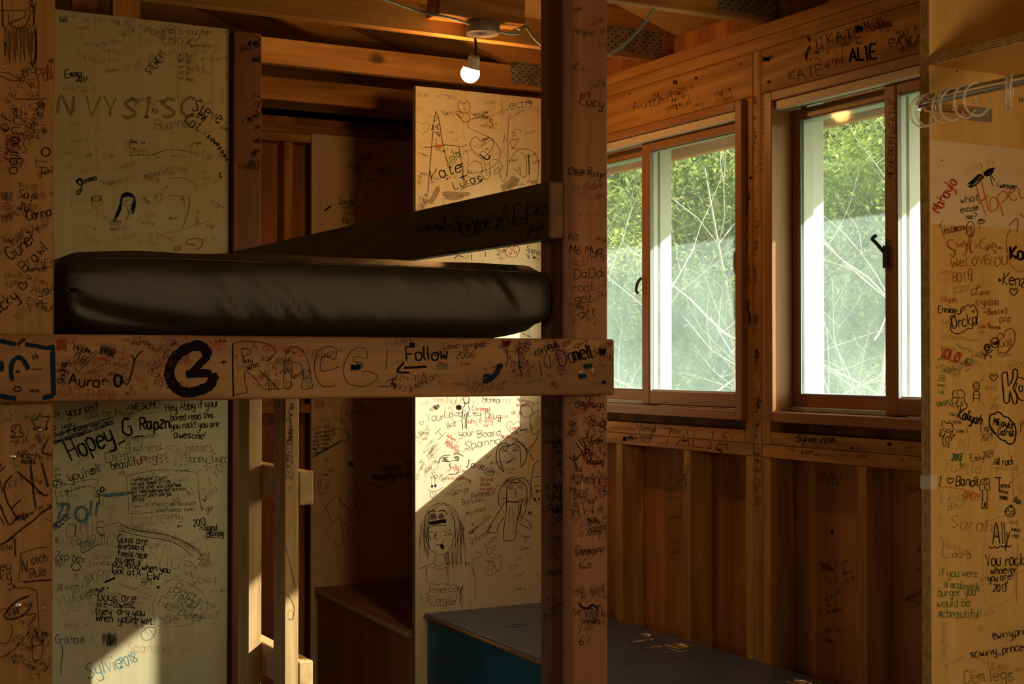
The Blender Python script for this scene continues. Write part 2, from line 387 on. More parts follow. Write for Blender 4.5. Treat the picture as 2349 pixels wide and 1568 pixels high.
def smooth(p, n=3):
    if len(p) < 3: return p
    e = [(2 * p[0][0] - p[1][0], 2 * p[0][1] - p[1][1])] + p + [(2 * p[-1][0] - p[-2][0], 2 * p[-1][1] - p[-2][1])]; out = []
    for i in range(1, len(e) - 2):
        for k in range(n):
            t = k / n; out.append(tuple(0.5 * (2 * e[i][j] + (e[i + 1][j] - e[i - 1][j]) * t + (2 * e[i - 1][j] - 5 * e[i][j] + 4 * e[i + 1][j] - e[i + 2][j]) * t * t + (3 * e[i][j] - e[i - 1][j] - 3 * e[i + 1][j] + e[i + 2][j]) * t ** 3) for j in (0, 1)))
    out.append(p[-1]); return out
def put(pts, ink_, w, sm=3):
    q = [(_c[0] + x / _c[2], _c[1] + y / _c[2]) for x, y in pts]
    for s in _s[0].split(): MK[s].append((smooth(q, sm) if sm else q, ink_, w))
def d(ink_, w, *strokes, sm=4):
    """drawn lines: 'x,y x,y ...' in the current frame"""
    for s in strokes: put([tuple(map(float, a.split(','))) for a in s.split()], ink_, w, sm)
def t(x, y, h, ang, ink_, text, w=None, asp=0.85, jit=0.06):
    """handwritten text: baseline start, capital height, slope in degrees"""
    u = h / 8.0; a = math.radians(ang); ca, sa = math.cos(a), math.sin(a); cx = 0.0; w = w or max(1.1, h / _c[2] * 0.085)
    for ch in text:
        if ch == ' ': cx += 3.4 * u * asp; continue
        g = GLY.get(ch)
        if g is None: continue
        mx = 0; dy = _rw.uniform(-1, 1) * jit * h; sl = _rw.uniform(-0.05, 0.16)
        for st in g.split(' '):
            st = st.replace(' ', ''); pts = []
            for i in range(0, len(st) - 1, 2):
                gx, gy = int(st[i]), int(st[i + 1], 16) - 3; mx = max(mx, gx)
                lx = cx + (gx + sl * gy + _rw.uniform(-.18, .18)) * u * asp; ly = (gy + _rw.uniform(-.2, .2)) * u + dy
                pts.append((x + lx * ca - ly * sa, y - lx * sa - ly * ca))
            if len(pts) > 1: put(pts, ink_, w, 3 if len(pts) > 3 else 0)
        cx += (mx + 1.7) * u * asp
def o(x, y, rx, ry, ink_, w, turns=1.0, ph=0.0):
    put([(x + rx * math.cos(ph + 6.283 * turns * i / 14), y + ry * math.sin(ph + 6.283 * turns * i / 14)) for i in range(15)], ink_, w, 3)
def dot(x, y, rx, ry, ink_):
    d(ink_, 2 * ry / _c[2], '%f,%f %f,%f %f,%f %f,%f' % (x - rx, y, x - rx * .4, y, x + rx * .4, y, x + rx, y))
def heart(x, y, s, ink_, w): d(ink_, w, ' '.join('%f,%f' % (x + a * s, y + b * s) for a, b in ((0, .5), (-.45, .05), (-.5, -.3), (-.25, -.5), (0, -.25), (.25, -.5), (.5, -.3), (.45, .05), (0, .5))), sm=3)
def hatch(x0, y0, x1, y1, th, n, ink_, w):
    """dense zigzag between two points, th wide"""
    dx, dy = x1 - x0, y1 - y0; L = math.hypot(dx, dy); nx, ny = -dy / L * th / 2, dx / L * th / 2
    put([(x0 + dx * i / n + nx * (1 if i % 2 else -1) * _rw.uniform(.7, 1.1), y0 + dy * i / n + ny * (1 if i % 2 else -1) * _rw.uniform(.7, 1.1)) for i in range(n + 1)], ink_, w, 0)
def squig(x, y, L, h, ang, ink_, w=1.2):
    """a line of handwriting too worn to read: broken, overlapping pen strokes"""
    a = math.radians(ang); ca, sa = math.cos(a), math.sin(a); u = h / 8.0; cx = 0.0
    while cx < L:
        g = GLY[_rw.choice('aceghimnorsuvlyAEKRM')].split(' '); fx = _rw.random() < 0.4; fy = _rw.random() < 0.35; mx = 4
        for st in g:
            if _rw.random() < 0.22: continue
            pts = []
            for i in range(0, len(st) - 1, 2):
                gx, gy = int(st[i]), int(st[i + 1], 16) - 3
                if fx: gx = 4 - gx
                if fy: gy = 6 - gy
                lx = cx + (gx + 0.12 * gy + _rw.uniform(-.7, .7)) * u * 0.85; ly = (gy + _rw.uniform(-.7, .7)) * u
                pts.append((x + lx * ca - ly * sa, y - lx * sa - ly * ca))
            if len(pts) > 1: put(pts, ink_, w, 2)
        cx += (mx + _rw.uniform(0.2, 3.0)) * u * 0.85
def worn(x0, y0, x1, y1, n, inks, h=(8, 22), w=(0.8, 1.5), ang=(-25, 35)):
    """old, rubbed, unreadable marks scattered over a region"""
    for _ in range(n):
        hh = _rw.uniform(*h); squig(_rw.uniform(x0, x1), _rw.uniform(y0, y1), hh * _rw.uniform(1.5, 5), hh, _rw.uniform(*ang), _rw.choice(inks), _rw.uniform(*w))
def marks(m, key):
    if key not in SURF: return
    ax, v, u0, u1, w0, w1 = SURF[key]; off = -1 if ax < 2 else 1; v = v - 0.0012 if key == 'closet' else v; r = [i for i in range(3) if i != ax]
    for n, (pts, ik, wd) in enumerate(MK[key]):
        if ax == 0 or key == 'beam':                       # fine steps, so strokes can run over a joint between two boards
            fine = [pts[0]]
            for a, b in zip(pts, pts[1:]):
                k = max(1, int(math.hypot(b[0] - a[0], b[1] - a[1]) / 3)); fine += [(a[0] + (b[0] - a[0]) * j / k, a[1] + (b[1] - a[1]) * j / k) for j in range(1, k + 1)]
            pts = fine
        L = len(pts); lift = 0.00025 + 0.00035 * ((n * 37) % 17) / 17; P = []; rr = random.Random(n)
        for i, (x, y) in enumerate(pts):
            a, b = pts[max(i - 1, 0)], pts[min(i + 1, L - 1)]; tx, ty = b[0] - a[0], b[1] - a[1]; l = math.hypot(tx, ty) or 1
            hw = wd / 2 * rr.uniform(0.85, 1.12) * (0.75 if i in (0, L - 1) else 1)
            for s in (1, -1):
                q = on_plane(x - ty / l * hw * s, y + tx / l * hw * s, ax, v + off * lift); P.append(q)
        ok = [u0 <= q[r[0]] <= u1 and w0 <= q[r[1]] <= w1 for q in P]
        fs = [[2 * i, 2 * i + 1, 2 * i + 3, 2 * i + 2] for i in range(L - 1) if all(ok[2 * i:2 * i + 4])]
        if fs: m.faces(P, fs, INK[ik])
# --- pale partition at the end of the bench, sunlit lower half
on('far_panel'); crop(945, 900, 6.03)
t(480, 150, 90, 0, 'f', 'Nobodys a Mama', 1.3, 1.0); t(975, 140, 80, 0, 'g', 'Mama', 1.3, 1.0); t(200, 400, 110, 4, 'g', 'Your', 1.6); t(450, 352, 105, 4, 'g', 'Love', 1.7); t(735, 345, 95, 3, 'g', 'is my', 1.6, .9); t(1015, 352, 90, -3, 'g', 'Drug', 1.6, .9)
t(500, 500, 85, 24, 'g', 'like', 1.5); d('g', 1.6, '320,575 400,490', '360,655 475,540', '360,535 420,605'); t(655, 605, 95, 4, 'g', 'your', 1.6); t(910, 620, 95, 6, 'g', 'Beard', 1.6, .95); t(735, 780, 100, 9, 'g', 'Shannon', 1.7, 1.15)
t(745, 1025, 100, -10, 'k', 'Jovie', 1.6); t(250, 1160, 85, -20, 'g', 'Sofie', 1.4); t(150, 1075, 120, 5, 'q', 'NO.', 1.4, 1.2)
d('k', 1.6, '370,980 385,915 420,880 480,865 530,865', '575,858 620,845 670,855 710,880', '400,925 440,900 500,895', '410,945 470,950 530,955', '545,945 600,940 650,935', '575,900 620,880 655,905', '530,975 522,1010 540,1035', '500,1128 560,1130 620,1115 655,1088'); hatch(445, 915, 490, 940, 45, 10, 'k', 2); hatch(600, 905, 645, 925, 45, 10, 'k', 2)
d('g', 1.3, '270,1170 275,1290', '315,1155 322,1280', '228,1330 260,1365 320,1365 380,1345 430,1305', '255,1370 258,1430 280,1455 310,1420 335,1370', '290,1375 285,1415'); o(278, 1295, 7, 12, 'k', 3); o(325, 1288, 7, 12, 'k', 3)
d('k', 1.4, '700,225 700,300 690,370 700,440 705,510', '780,180 795,250 760,330 760,420 755,505', '720,120 735,165 700,215', '790,100 780,165', '725,300 740,380 735,500', '715,60 720,120 750,150 790,115 785,60'); d('P', 1.2, '715,210 705,300 720,380', '740,220 745,300', '770,240 755,320'); o(650, 205, 24, 18, 'k', 6)
d('f', 1.2, '460,170 480,280 540,360 620,400 690,380', '500,180 530,270 600,320 680,320', '540,200 580,260 650,280', '515,80 560,150 620,190', '620,70 600,130 630,180')
t(830, 245, 60, -2, 'r', 'Caramak', 1.4); t(780, 430, 70, 3, 'r', 'Why every', 1.2, .8); t(1000, 470, 40, 0, 'r', 'kid', 1.2); t(1435, 110, 55, -12, 'r', "You're gonna", 1.1, .6); t(1440, 190, 50, -5, 'r', 'be smart', 1.1, .7); t(1380, 300, 65, 5, 'r', 'ak u', 1.4)
t(475, 610, 55, -30, 'r', 'When I', 1.3); t(470, 680, 55, -30, 'r', 'look at', 1.3); t(440, 710, 60, -32, 'r', 'flamings', 1.4); t(590, 1040, 45, -8, 'r', 'So I', 1.2); t(590, 1075, 45, -12, 'r', 'can be', 1.2); t(600, 1150, 60, -25, 'r', 'Friends', 1.5, .9); t(470, 1190, 55, -10, 'r', "c'u in the", 1.3, .7)
t(940, 1230, 55, 3, 'r', '38 and', 1.4); t(945, 1290, 50, 3, 'r', 'Under', 1.4); t(945, 1355, 50, 3, 'r', 'caused u', 1.3, .8); t(940, 1410, 48, 2, 'r', 'hit me', 1.3)
for i, ch in enumerate('MarBurysBarbaradies'): t(1225 + i * 25 - (i > 12) * (i - 12) * 4, 615 + max(0, i - 2) ** 2 * 1.15, 42, -25 - i * 1.6, 'm' if i > 8 else 'r', ch, 1.4)
t(1195, 385, 45, 18, 'n', 'ZAVIA', 1.1); heart(1410, 490, 190, 'g', 1.2); t(1345, 515, 50, 5, 'n', 'Tomoh', 1.1); t(1390, 565, 40, 0, 'n', 'Ang', 1.1); squig(1500, 535, 80, 25, 8, 'k', 1.4)
hatch(260, 250, 330, 190, 60, 14, 'b', 2); hatch(320, 215, 375, 185, 60, 10, 'k', 2.4); d('q', 1.3, '370,180 470,115', '500,60 480,150'); t(120, 190, 60, 20, 'e', 'Allie', 1.2); t(300, 130, 60, 5, 'q', 'Hope', 1.3); t(100, 580, 50, 2, 'g', 'Ebby', 1.1); t(120, 650, 50, 2, 'f', 'Gou', 1.1); t(265, 855, 55, 62, 'g', 'Hello', 1.1); t(320, 910, 60, 70, 'f', 'Chris', 1.1)
d('g', 1.1, '95,410 160,400 140,440 95,412')
# girl with the crossed-out face
d('k', 1.8, '1360,735 1300,700 1240,710 1190,760 1165,850 1170,940 1200,1020 1250,1075 1275,1095', '1360,740 1290,735 1225,770 1210,850 1225,950 1255,1040 1275,1095', '1360,735 1430,685 1500,700 1560,760 1590,840 1580,920 1550,980 1510,1035', '1370,730 1440,715 1490,760 1500,840 1505,940 1510,1035', '1300,975 1370,940 1440,900'); d('k', 1.3, '1235,790 1280,760 1330,775', '1380,770 1430,750 1470,760', '1235,795 1260,815 1320,815', '1385,795 1420,805 1470,800', '1340,815 1345,850 1358,860', '1270,730 1330,745 1350,750'); hatch(1265, 785, 1310, 800, 30, 8, 'k', 2); hatch(1415, 780, 1455, 790, 30, 8, 'k', 2); d('q', 1.2, '1360,830 1480,960', '1430,830 1330,960')
# girl with long hair
d('k', 1.7, '1470,1190 1410,1170 1320,1200 1250,1280', '1470,1190 1540,1180 1600,1230 1640,1320 1640,1420 1620,1560', '1320,1290 1350,1260 1450,1240 1540,1260 1590,1300', '1250,1280 1205,1380 1195,1470 1205,1568', '1320,1290 1310,1390 1305,1480 1310,1568', '1590,1300 1590,1400 1575,1480 1560,1568', '1305,1490 1380,1510 1460,1500 1530,1460', '1430,1320 1425,1370 1445,1378', '1410,1405 1440,1398 1468,1405', '1425,1428 1445,1435 1460,1428', '1300,1220 1380,1200 1480,1210 1560,1250', '1250,1300 1320,1240 1420,1215'); hatch(1350, 1325, 1395, 1325, 42, 9, 'k', 2); hatch(1470, 1310, 1525, 1315, 42, 9, 'k', 2); d('k', 1.2, '1335,1300 1370,1285 1400,1295', '1460,1295 1500,1280 1535,1290'); d('g', 1.2, '1240,1400 1225,1560', '1270,1380 1262,1540', '1610,1350 1600,1540')
d('k', 1.5, '1770,250 1700,270 1650,330 1630,400 1650,480 1670,570 1720,560 1770,500', '1770,520 1730,620 1690,700 1610,800', '1765,630 1720,640', '1770,1160 1700,1165 1650,1180 1650,1280 1660,1380 1690,1470 1740,1530', '1770,930 1690,1000 1660,1160'); hatch(1680, 470, 1760, 330, 80, 16, 'g', 2); d('P', 1.6, '1770,140 1700,160 1660,220 1690,280', '1500,250 1520,180 1600,150'); o(1580, 250, 80, 90, 'P', 1.8); t(1690, 1290, 70, -80, 'k', 'I', 1.6); squig(1700, 1380, 70, 40, 0, 'k', 1.6); squig(1690, 1480, 80, 40, 0, 'k', 1.8)
t(560, 1415, 75, 15, 'g', 'Sonya', 1.4); hatch(570, 1280, 790, 1270, 60, 26, 'f', 1.1); hatch(560, 1420, 760, 1460, 70, 26, 'f', 1.1); d('f', 1.1, '545,1300 530,1360 560,1440', '800,1260 790,1340 740,1440'); t(1010, 1090, 40, -3, 'B', 'Tabby', 1.2); o(1070, 1090, 65, 60, 'T', 1.2); d('f', 1.1, '940,960 950,1030 1000,1090 1100,1100 1200,1060 1250,1000'); t(980, 1140, 70, 0, 'e', 'Aquino', 1.3); squig(1290, 1070, 120, 30, 0, 'q'); squig(1300, 1130, 90, 35, 10, 'q'); squig(1080, 980, 60, 30, 10, 'q')
t(820, 1475, 75, 12, 'g', 'Rebecca', 1.5, .9); t(690, 1548, 70, 6, 'g', 'By:', 1.5); t(790, 1540, 62, 10, 'g', 'Pickles', 1.4); worn(60, 90, 1700, 1500, 28, 'ffq', (25, 50)); worn(60, 650, 300, 1300, 14, 'ff', (25, 60), ang=(40, 80))
crop(945, 1140, 6.03)
t(760, 245, 62, 14, 'g', 'my email', 1.4, 1.0); t(820, 385, 55, -10, 'g', 'is', 1.3); t(820, 675, 70, 36, 'g', 'princess', 1.4, .95); t(1040, 480, 60, 40, 'g', 'pink', 1.2); t(800, 520, 62, 38, 'g', 'lovescatfrin', 1.4); hatch(800, 490, 860, 470, 60, 10, 'B', 1.8); hatch(680, 440, 730, 435, 50, 10, 'B', 1.4)
t(1500, 562, 50, -3, 'g', 'Abigail', 1.1, .7); t(1550, 640, 45, 0, 'g', '&8', 1.1); t(1490, 725, 65, -3, 'g', 'Sam', 1.2)
# the large face with long hair
d('g', 1.5, '400,75 300,110 220,180 180,300 165,420 165,560 180,680 200,760', '400,75 500,100 590,170 640,260 655,400 640,560 590,680', '440,90 330,140 260,200 215,330 200,470 205,600 240,690 300,760 390,795 480,770 540,690 575,560 590,420 580,290 545,190 500,130 440,90', '330,800 320,870 300,900', '440,795 460,860 465,905', '85,990 190,955 300,905', '465,915 560,905 680,910', '715,915 790,930 830,985 860,1080 875,1160', '720,905 830,905 850,990 860,1080', '300,910 340,945 380,950 440,925', '285,960 340,990 400,995 480,965', '210,960 195,1080 205,1160 235,1205', '875,1160 870,1440', '490,970 500,1090 500,1190')
d('k', 2.4, '220,235 250,195 300,185 330,195', '365,200 410,180 445,185 465,210'); d('k', 1.6, '330,660 360,655 395,658 440,600 430,580', '225,435 270,400 350,385 480,390'); d('k', 6, '240,352 300,345 360,332 420,322 474,318'); d('k', 5, '242,372 320,360 400,346 474,338'); d('P', 7, '262,300 300,285 335,300', '265,265 300,250 325,270', '378,290 410,270 440,285', '385,255 425,245'); d('k', 1.5, '240,300 270,235 310,225 345,290', '370,290 385,235 415,225 450,280', '475,210 490,225 470,240', '470,250 485,255', '340,470 310,540 330,575 360,580'); d('k', 5, '390,668 415,685 430,720', '400,660 425,665 430,700')
for i in range(46):
    x0 = _rw.choice([_rw.uniform(80, 250), _rw.uniform(560, 740)]); y0 = _rw.uniform(180, 620); d('g' if i % 3 else 'f', 1.0, '%f,%f %f,%f %f,%f' % (x0 * 0.6 + 390 * 0.4 if y0 < 260 else x0, y0, x0 + _rw.uniform(-15, 15), y0 + 180, x0 + _rw.uniform(-25, 25), y0 + _rw.uniform(280, 480)))
for i in range(14): x0 = _rw.uniform(450, 620); d('g', 1.1, '%f,%f %f,%f' % (x0, 760, x0 + _rw.uniform(-20, 20), _rw.uniform(850, 1080)))
for x, y in ((250, 490), (290, 540), (430, 480), (470, 500), (500, 470), (260, 580), (450, 540), (510, 520)): squig(x, y, 45, 22, 10, 'g', 1.1)
t(235, 1320, 90, 2, 'g', 'Amercan', 1.5, 1.05); t(240, 1460, 90, -2, 'g', 'Eagle', 1.5, 1.2); d('g', 1.4, '235,1250 260,1190 340,1210 430,1195 540,1215 620,1225 660,1270 670,1310 610,1360 620,1400 570,1480 480,1475 430,1500 340,1490 230,1500', '235,1250 240,1300 215,1340 210,1400 200,1470'); d('k', 1.9, '700,1215 680,1300 665,1400 670,1470', '695,1320 690,1530'); d('g', 1.2, '110,1320 130,1400 100,1480', '130,1330 150,1430 145,1540')
# sleeve and skirt under the long-haired girl
d('k', 1.6, '1310,0 1310,140 1290,300 1270,430 1265,590', '1310,50 1400,70 1480,70 1540,40', '1470,70 1475,200 1445,380 1430,580', '1265,590 1340,605 1430,580', '1290,60 1200,200 1120,330 1050,470 1160,485 1200,380 1280,270', '1500,90 1490,220 1470,340 1560,400 1645,440 1630,360 1560,290', '1600,0 1580,150 1540,260 1510,340', '1560,0 1510,120 1510,300'); d('g', 1.2, '1345,130 1350,260', '1395,130 1385,300', '1415,160 1400,480', '1240,160 1270,230', '1210,200 1150,330', '1360,140 1345,350'); hatch(1610, 200, 1650, 240, 60, 10, 'k', 2.4); d('f', 1.0, '1650,230 1770,330')
d('g', 1.4, '1000,620 1015,670 1050,665 1085,600 1110,560 1150,545 1190,600', '1090,600 1110,620 1145,590 1130,560 1095,585', '1050,700 1040,760 1070,790 1110,740 1090,690 1060,700', '1120,680 1150,730 1165,690 1130,670', '1060,820 1090,850 1120,830 1140,870 1100,890', '1010,890 1060,880 1070,910 1050,960 1060,1020', '1040,880 1110,900 1110,980 1080,1030', '1130,900 1150,960 1170,1010 1150,1060', '1180,860 1210,790 1240,850 1245,930 1210,1020 1175,1010', '1010,1030 1060,1080 1140,1065'); worn(650, 500, 1700, 1350, 10, 'f', (25, 50))
crop(940, 190, 5.226)
t(1105, 325, 110, 6, 'G', 'Leah', 1.5, 1.1); t(1420, 250, 45, 3, 'g', 'Bb', 1.4); t(255, 555, 55, 0, 'k', 'J+E', 1.8); d('k', 2, '295,592 372,592'); hatch(325, 612, 360, 625, 30, 7, 'k', 3); hatch(300, 745, 380, 775, 60, 12, 'o', 4); hatch(285, 680, 325, 690, 40, 7, 'o', 2.4)
d('k', 1.5, '310,340 290,480 275,620 262,760 250,920 235,1080 225,1220 215,1320', '315,340 350,440 370,560 390,700 415,820 440,920 460,1000', '165,770 260,768 380,745 500,748 620,765', '620,765 690,742', '590,770 605,850 620,960 630,1060 640,1170'); t(265, 1180, 130, 18, 'k', 'Kate', 2.6, 1.05); t(445, 1185, 60, 20, 'k', '+', 2.2); t(540, 1280, 95, 19, 'k', 'Lukas', 2.2, 1.0); d('k', 1.6, '610,1285 700,1235 830,1200 880,1150 870,1100'); d('k', 3, '595,1140 685,1108', '630,1115 640,1170', '570,985 640,965')
d('n', 1.7, '580,260 600,215 630,245 665,245 690,215 715,250 720,310 700,350 680,360 715,400 710,450 660,470 620,440 600,410 560,370 550,345 590,340 630,360', '580,260 580,300 610,340 640,360', '630,355 625,430', '560,365 590,410 625,420', '600,350 590,380 615,410', '640,270 650,275', '685,265 690,270', '645,320 660,310 675,320', '640,400 650,390', '660,430 675,420', '660,470 635,475')
d('G', 1.6, '650,900 600,880 560,910 540,960 470,985 500,940 540,910 500,870 470,910 500,950', '500,840 510,800 530,850', '540,820 560,850 590,820 600,870'); t(470, 960, 80, 35, 'G', 'Lola', 1.8); d('G', 1.4, '630,870 660,825 690,850 700,920 690,980', '700,1000 690,1060 700,1120 760,1140 830,1110 870,1060 860,990 820,950 760,940 700,1000', '850,900 880,910 900,990 930,1110', '840,850 880,820 960,880', '960,900 960,1000 960,1100 920,1160 870,1130'); d('g', 1.5, '640,1170 640,1000 590,985 540,1000', '690,1080 760,1080 850,1065 950,1030 1010,990 1050,950', '700,460 690,500 720,545 800,580 880,620 960,655 1030,720 1075,800 1085,870 1070,920', '820,420 740,430 700,470', '990,910 1060,930 1110,990 1090,1050 1050,1080 1010,1070 1060,1010 1080,1080 1100,1150 1130,1190 1160,1100 1180,960'); d('n', 1.6, '740,435 830,415 930,420 1010,445', '960,430 990,500 1000,560')
heart(865, 780, 270, 'g', 1.8); d('k', 3.2, '835,855 890,895 930,920 970,870'); d('k', 1.8, '860,690 880,670 895,690 910,665 930,680 950,650'); d('P', 1.6, '1187,380 1180,520 1175,660 1178,800 1175,960 1165,1130', '1190,960 1240,860 1310,800 1390,790 1470,820 1530,900 1545,1020 1530,1160'); d('g', 1.4, '1250,560 1290,550 1330,570 1320,600', '1235,590 1250,610', '1230,640 1270,620 1290,650', '1190,690 1260,680 1330,660', '1200,700 1220,760 1240,790 1270,740 1310,680', '1240,1020 1270,1050 1300,1055 1310,1005', '1130,600 1140,640 1115,720', '1160,670 1150,720', '1330,830 1380,870 1400,960 1400,1080 1370,1140 1330,1090 1320,980'); d('k', 2.2, '1422,870 1430,980 1432,1105'); hatch(1410, 865, 1436, 870, 24, 5, 'k', 2.4); hatch(1225, 590, 1260, 600, 30, 8, 'g', 1.6); t(1405, 1200, 55, -5, 'P', 'Ashl', 1.9); heart(155, 540, 160, 'e', 1.3); t(105, 160, 40, 0, 'e', 'El Jul', 1.4); t(75, 355, 70, 0, 'e', '12', 1.2); t(880, 255, 50, 4, 'e', 'Jordan', 1.2, .8); t(120, 1250, 55, 80, 'G', 'Jakey', 1.3); t(85, 1420, 55, 20, 'g', 'Lily M.', 1.4, .8); t(70, 1500, 55, 25, 'g', 'Luz B-', 1.4, .8); t(90, 1545, 50, 25, 'g', 'Cami', 1.3, .8); t(160, 1500, 50, 40, 'g', '2019', 1.3, .8); d('y', 13, '235,1440 290,1370 330,1280 360,1270'); d('y', 10, '390,1330 500,1325 620,1335 720,1330', '420,1370 560,1380 640,1360'); d('y', 16, '1100,1270 1180,1220 1270,1130'); d('y', 12, '1170,1260 1260,1210 1300,1140'); t(120, 790, 110, 0, 'q', 'L', 1.4); worn(60, 150, 1520, 1250, 48, 'ffeq', (18, 48)); worn(760, 340, 1020, 560, 14, 'fq', (20, 40)); hatch(780, 500, 960, 500, 60, 20, 'q', 1.0); d('g', 1.2, '400,1500 415,1330', '680,1380 680,1330')
crop(600, 380, 2.865); d('r', 1.6, '1610,545 1605,580 1640,600 1680,590 1695,540 1660,530 1650,560 1630,535 1610,545'); o(1635, 575, 8, 8, 'r', 1.5); o(1668, 568, 8, 8, 'r', 1.5); t(1735, 555, 34, -20, 'k', 'Spatch', 1.4); squig(1730, 590, 90, 22, -20, 'k', 1.4); d('k', 2, '1380,580 1382,620', '1472,565 1472,600', '1270,610 1290,590 1330,600'); worn(1270, 540, 1800, 620, 8, 'fg', (12, 20)); worn(1500, 1060, 1820, 1110, 6, 'fg', (12, 20))
# --- closet panel at right
on('closet'); crop(2130, 330, 6.274)
t(155, 1000, 150, 61, 'r', 'Mahayla', 4.0, .72); t(520, 470, 140, 24, 'q', 'Asia is', 1.6, .85); d('k', 3.6, '560,585 640,520 730,440 780,470', '575,620 680,540 790,455', '600,630 700,570 800,470', '600,580 690,500 760,440'); d('k', 4.2, '790,430 850,380 950,345', '800,455 870,410 940,365', '830,465 890,430 935,390', '800,440 900,370 945,350'); d('k', 1.8, '925,605 905,530 893,440 960,535', '890,490 905,545'); t(970, 625, 80, -5, 'k', 'Awesome', 1.9, .72); t(470, 855, 110, 8, 'k', 'what', 1.9, .85); t(470, 995, 90, 12, 'k', 'excuse', 2.0, .7); t(555, 1090, 85, 8, 'k', 'me?', 1.9, .85); d('o', 3.4, '680,590 740,800 830,1035', '760,520 810,740 870,950 940,960 1000,900 980,800 920,770 880,840 900,940', '715,862 800,790 870,740', '1080,1045 1030,880 985,780 1040,700 1110,690 1140,750 1100,810 1040,850', '1160,720 1240,660 1200,640 1160,700 1170,780 1230,815 1280,780', '1295,630 1310,740 1340,780 1374,760', '1310,990 1340,1030 1374,1045', sm=4)
d('m', 2.0, '125,1205 215,1095', '170,1145 230,1350'); t(240, 1290, 105, 10, 'm', 'estimony', 2.2, .62); o(605, 1225, 55, 112, 'm', 2.2); hatch(590, 1180, 620, 1330, 70, 14, 'm', 3); d('k', 2.0, '695,1130 750,1080 820,1110', '735,1080 735,1220', '720,1135 790,1140 800,1100', '740,1110 760,1090 775,1115'); d('n', 2.2, '360,1380 300,1385 270,1430 310,1490 370,1530 390,1568', '400,1410 420,1480 460,1430 480,1480 500,1400', '520,1390 530,1460', '600,1345 560,1450 540,1550', '540,1450 620,1430', '620,1370 590,1480 610,1560', '665,1470 720,1465', '690,1430 695,1500', '830,1360 770,1370 740,1440 760,1500 830,1490', '840,1440 860,1520 880,1440 900,1490', '910,1520 930,1420 960,1440 950,1490', '980,1440 990,1500 1050,1500', sm=4); d('n', 1.5, '1180,1230 1140,1300 1120,1400 1125,1520 1140,1568'); d('r', 3.0, '1155,1175 1280,1075 1278,1285'); t(1195, 1640, 160, 5, 'k', 'K', 4.5, .9); d('k', 1.6, '165,235 210,235')
crop(2130, 560, 6.534)
d('n', 2.2, '290,20 320,60 390,90 400,150 360,185 310,140', '560,0 580,70 560,140 520,160', '620,0 640,120 670,100', '860,60 880,100 900,50', '960,80 1010,110 1020,140 980,120', '1040,45 1100,50 1100,75'); t(355, 355, 140, 9, 'n', 'We', 2.3, .9); t(575, 320, 125, 5, 'n', 'LOVE', 2.2, .85); t(890, 330, 140, 4, 'n', 'YOU', 2.2, .9); d('n', 1.5, '1165,0 1190,120 1200,210 1240,310 1320,390 1431,415'); t(1230, 230, 190, 4, 'k', 'Ka', 5.0, .75); t(150, 460, 90, 5, 'q', 'Alexis', 1.8, .7); t(370, 565, 140, 4, 'n', 'BOTH', 2.0, .62); d('n', 2, '590,440 620,370 650,380 650,450 610,450', '640,500 640,550 665,540'); hatch(220, 560, 370, 500, 70, 14, 'q', 2.2); t(1110, 610, 180, -3, 'k', 'Kenzie', 2.6, .68); o(1068, 535, 12, 14, 'k', 3); heart(1280, 715, 110, 'k', 2.2); t(345, 690, 50, 12, 'f', 'The Kenny', 1.1); t(380, 745, 50, 14, 'f', 'gorgeous', 1.1); d('n', 2, '640,730 650,680 720,660 780,630 740,610 720,700 690,760 640,760 660,740 780,750'); t(785, 755, 75, 3, 'n', 'ove', 2); t(170, 855, 95, -6, 'r', 'Aliyah', 1.8, .75); t(715, 925, 110, 3, 'n', 'Krystina', 2.0, .62); t(830, 1060, 85, 3, 'n', '+Best#3', 2.3, .85); t(1060, 1175, 90, -3, 'n', '04%', 2.2, .85); t(150, 1020, 100, -3, 'k', 'Enniae', 2.0, .72); hatch(490, 1000, 550, 960, 60, 10, 'k', 2); t(360, 1250, 180, 8, 'k', 'Orcka', 2.3, .62); d('k', 1.9, '420,1030 470,1050 500,950 560,930 600,905 640,940 660,900 700,930 735,1010 720,1150 665,1190 660,1260 600,1260 520,1310 440,1340 350,1310 330,1240 345,1160 325,1100 370,1060 410,1090'); squig(620, 1040, 90, 40, 30, 'b', 2); t(735, 1265, 75, 5, 'n', 'Asia %', 1.5, .7); t(915, 1265, 60, -3, 'm', 'Kennedi', 1.4, .6); t(740, 1335, 45, 0, 'q', '2016', 1.3); t(180, 1430, 70, 0, 'f', 'OJ Perkins', 1.2); t(580, 1450, 40, -2, 'f', 'was here', 1.1); t(190, 1190, 60, 0, 'f', 'Julia', 1.2); d('n', 2.8, '1130,1400 1090,1330 1040,1370 1040,1480 1060,1560', '1130,1400 1150,1310 1210,1265 1270,1280 1300,1360 1290,1460 1250,1530 1160,1640'); t(1075, 1540, 130, 8, 'n', 'God', 2, .65); o(995, 1475, 60, 75, 'k', 2.2); t(955, 1510, 60, 5, 'k', 'Yeah', 1.8, .5)
crop(2130, 760, 6.534)
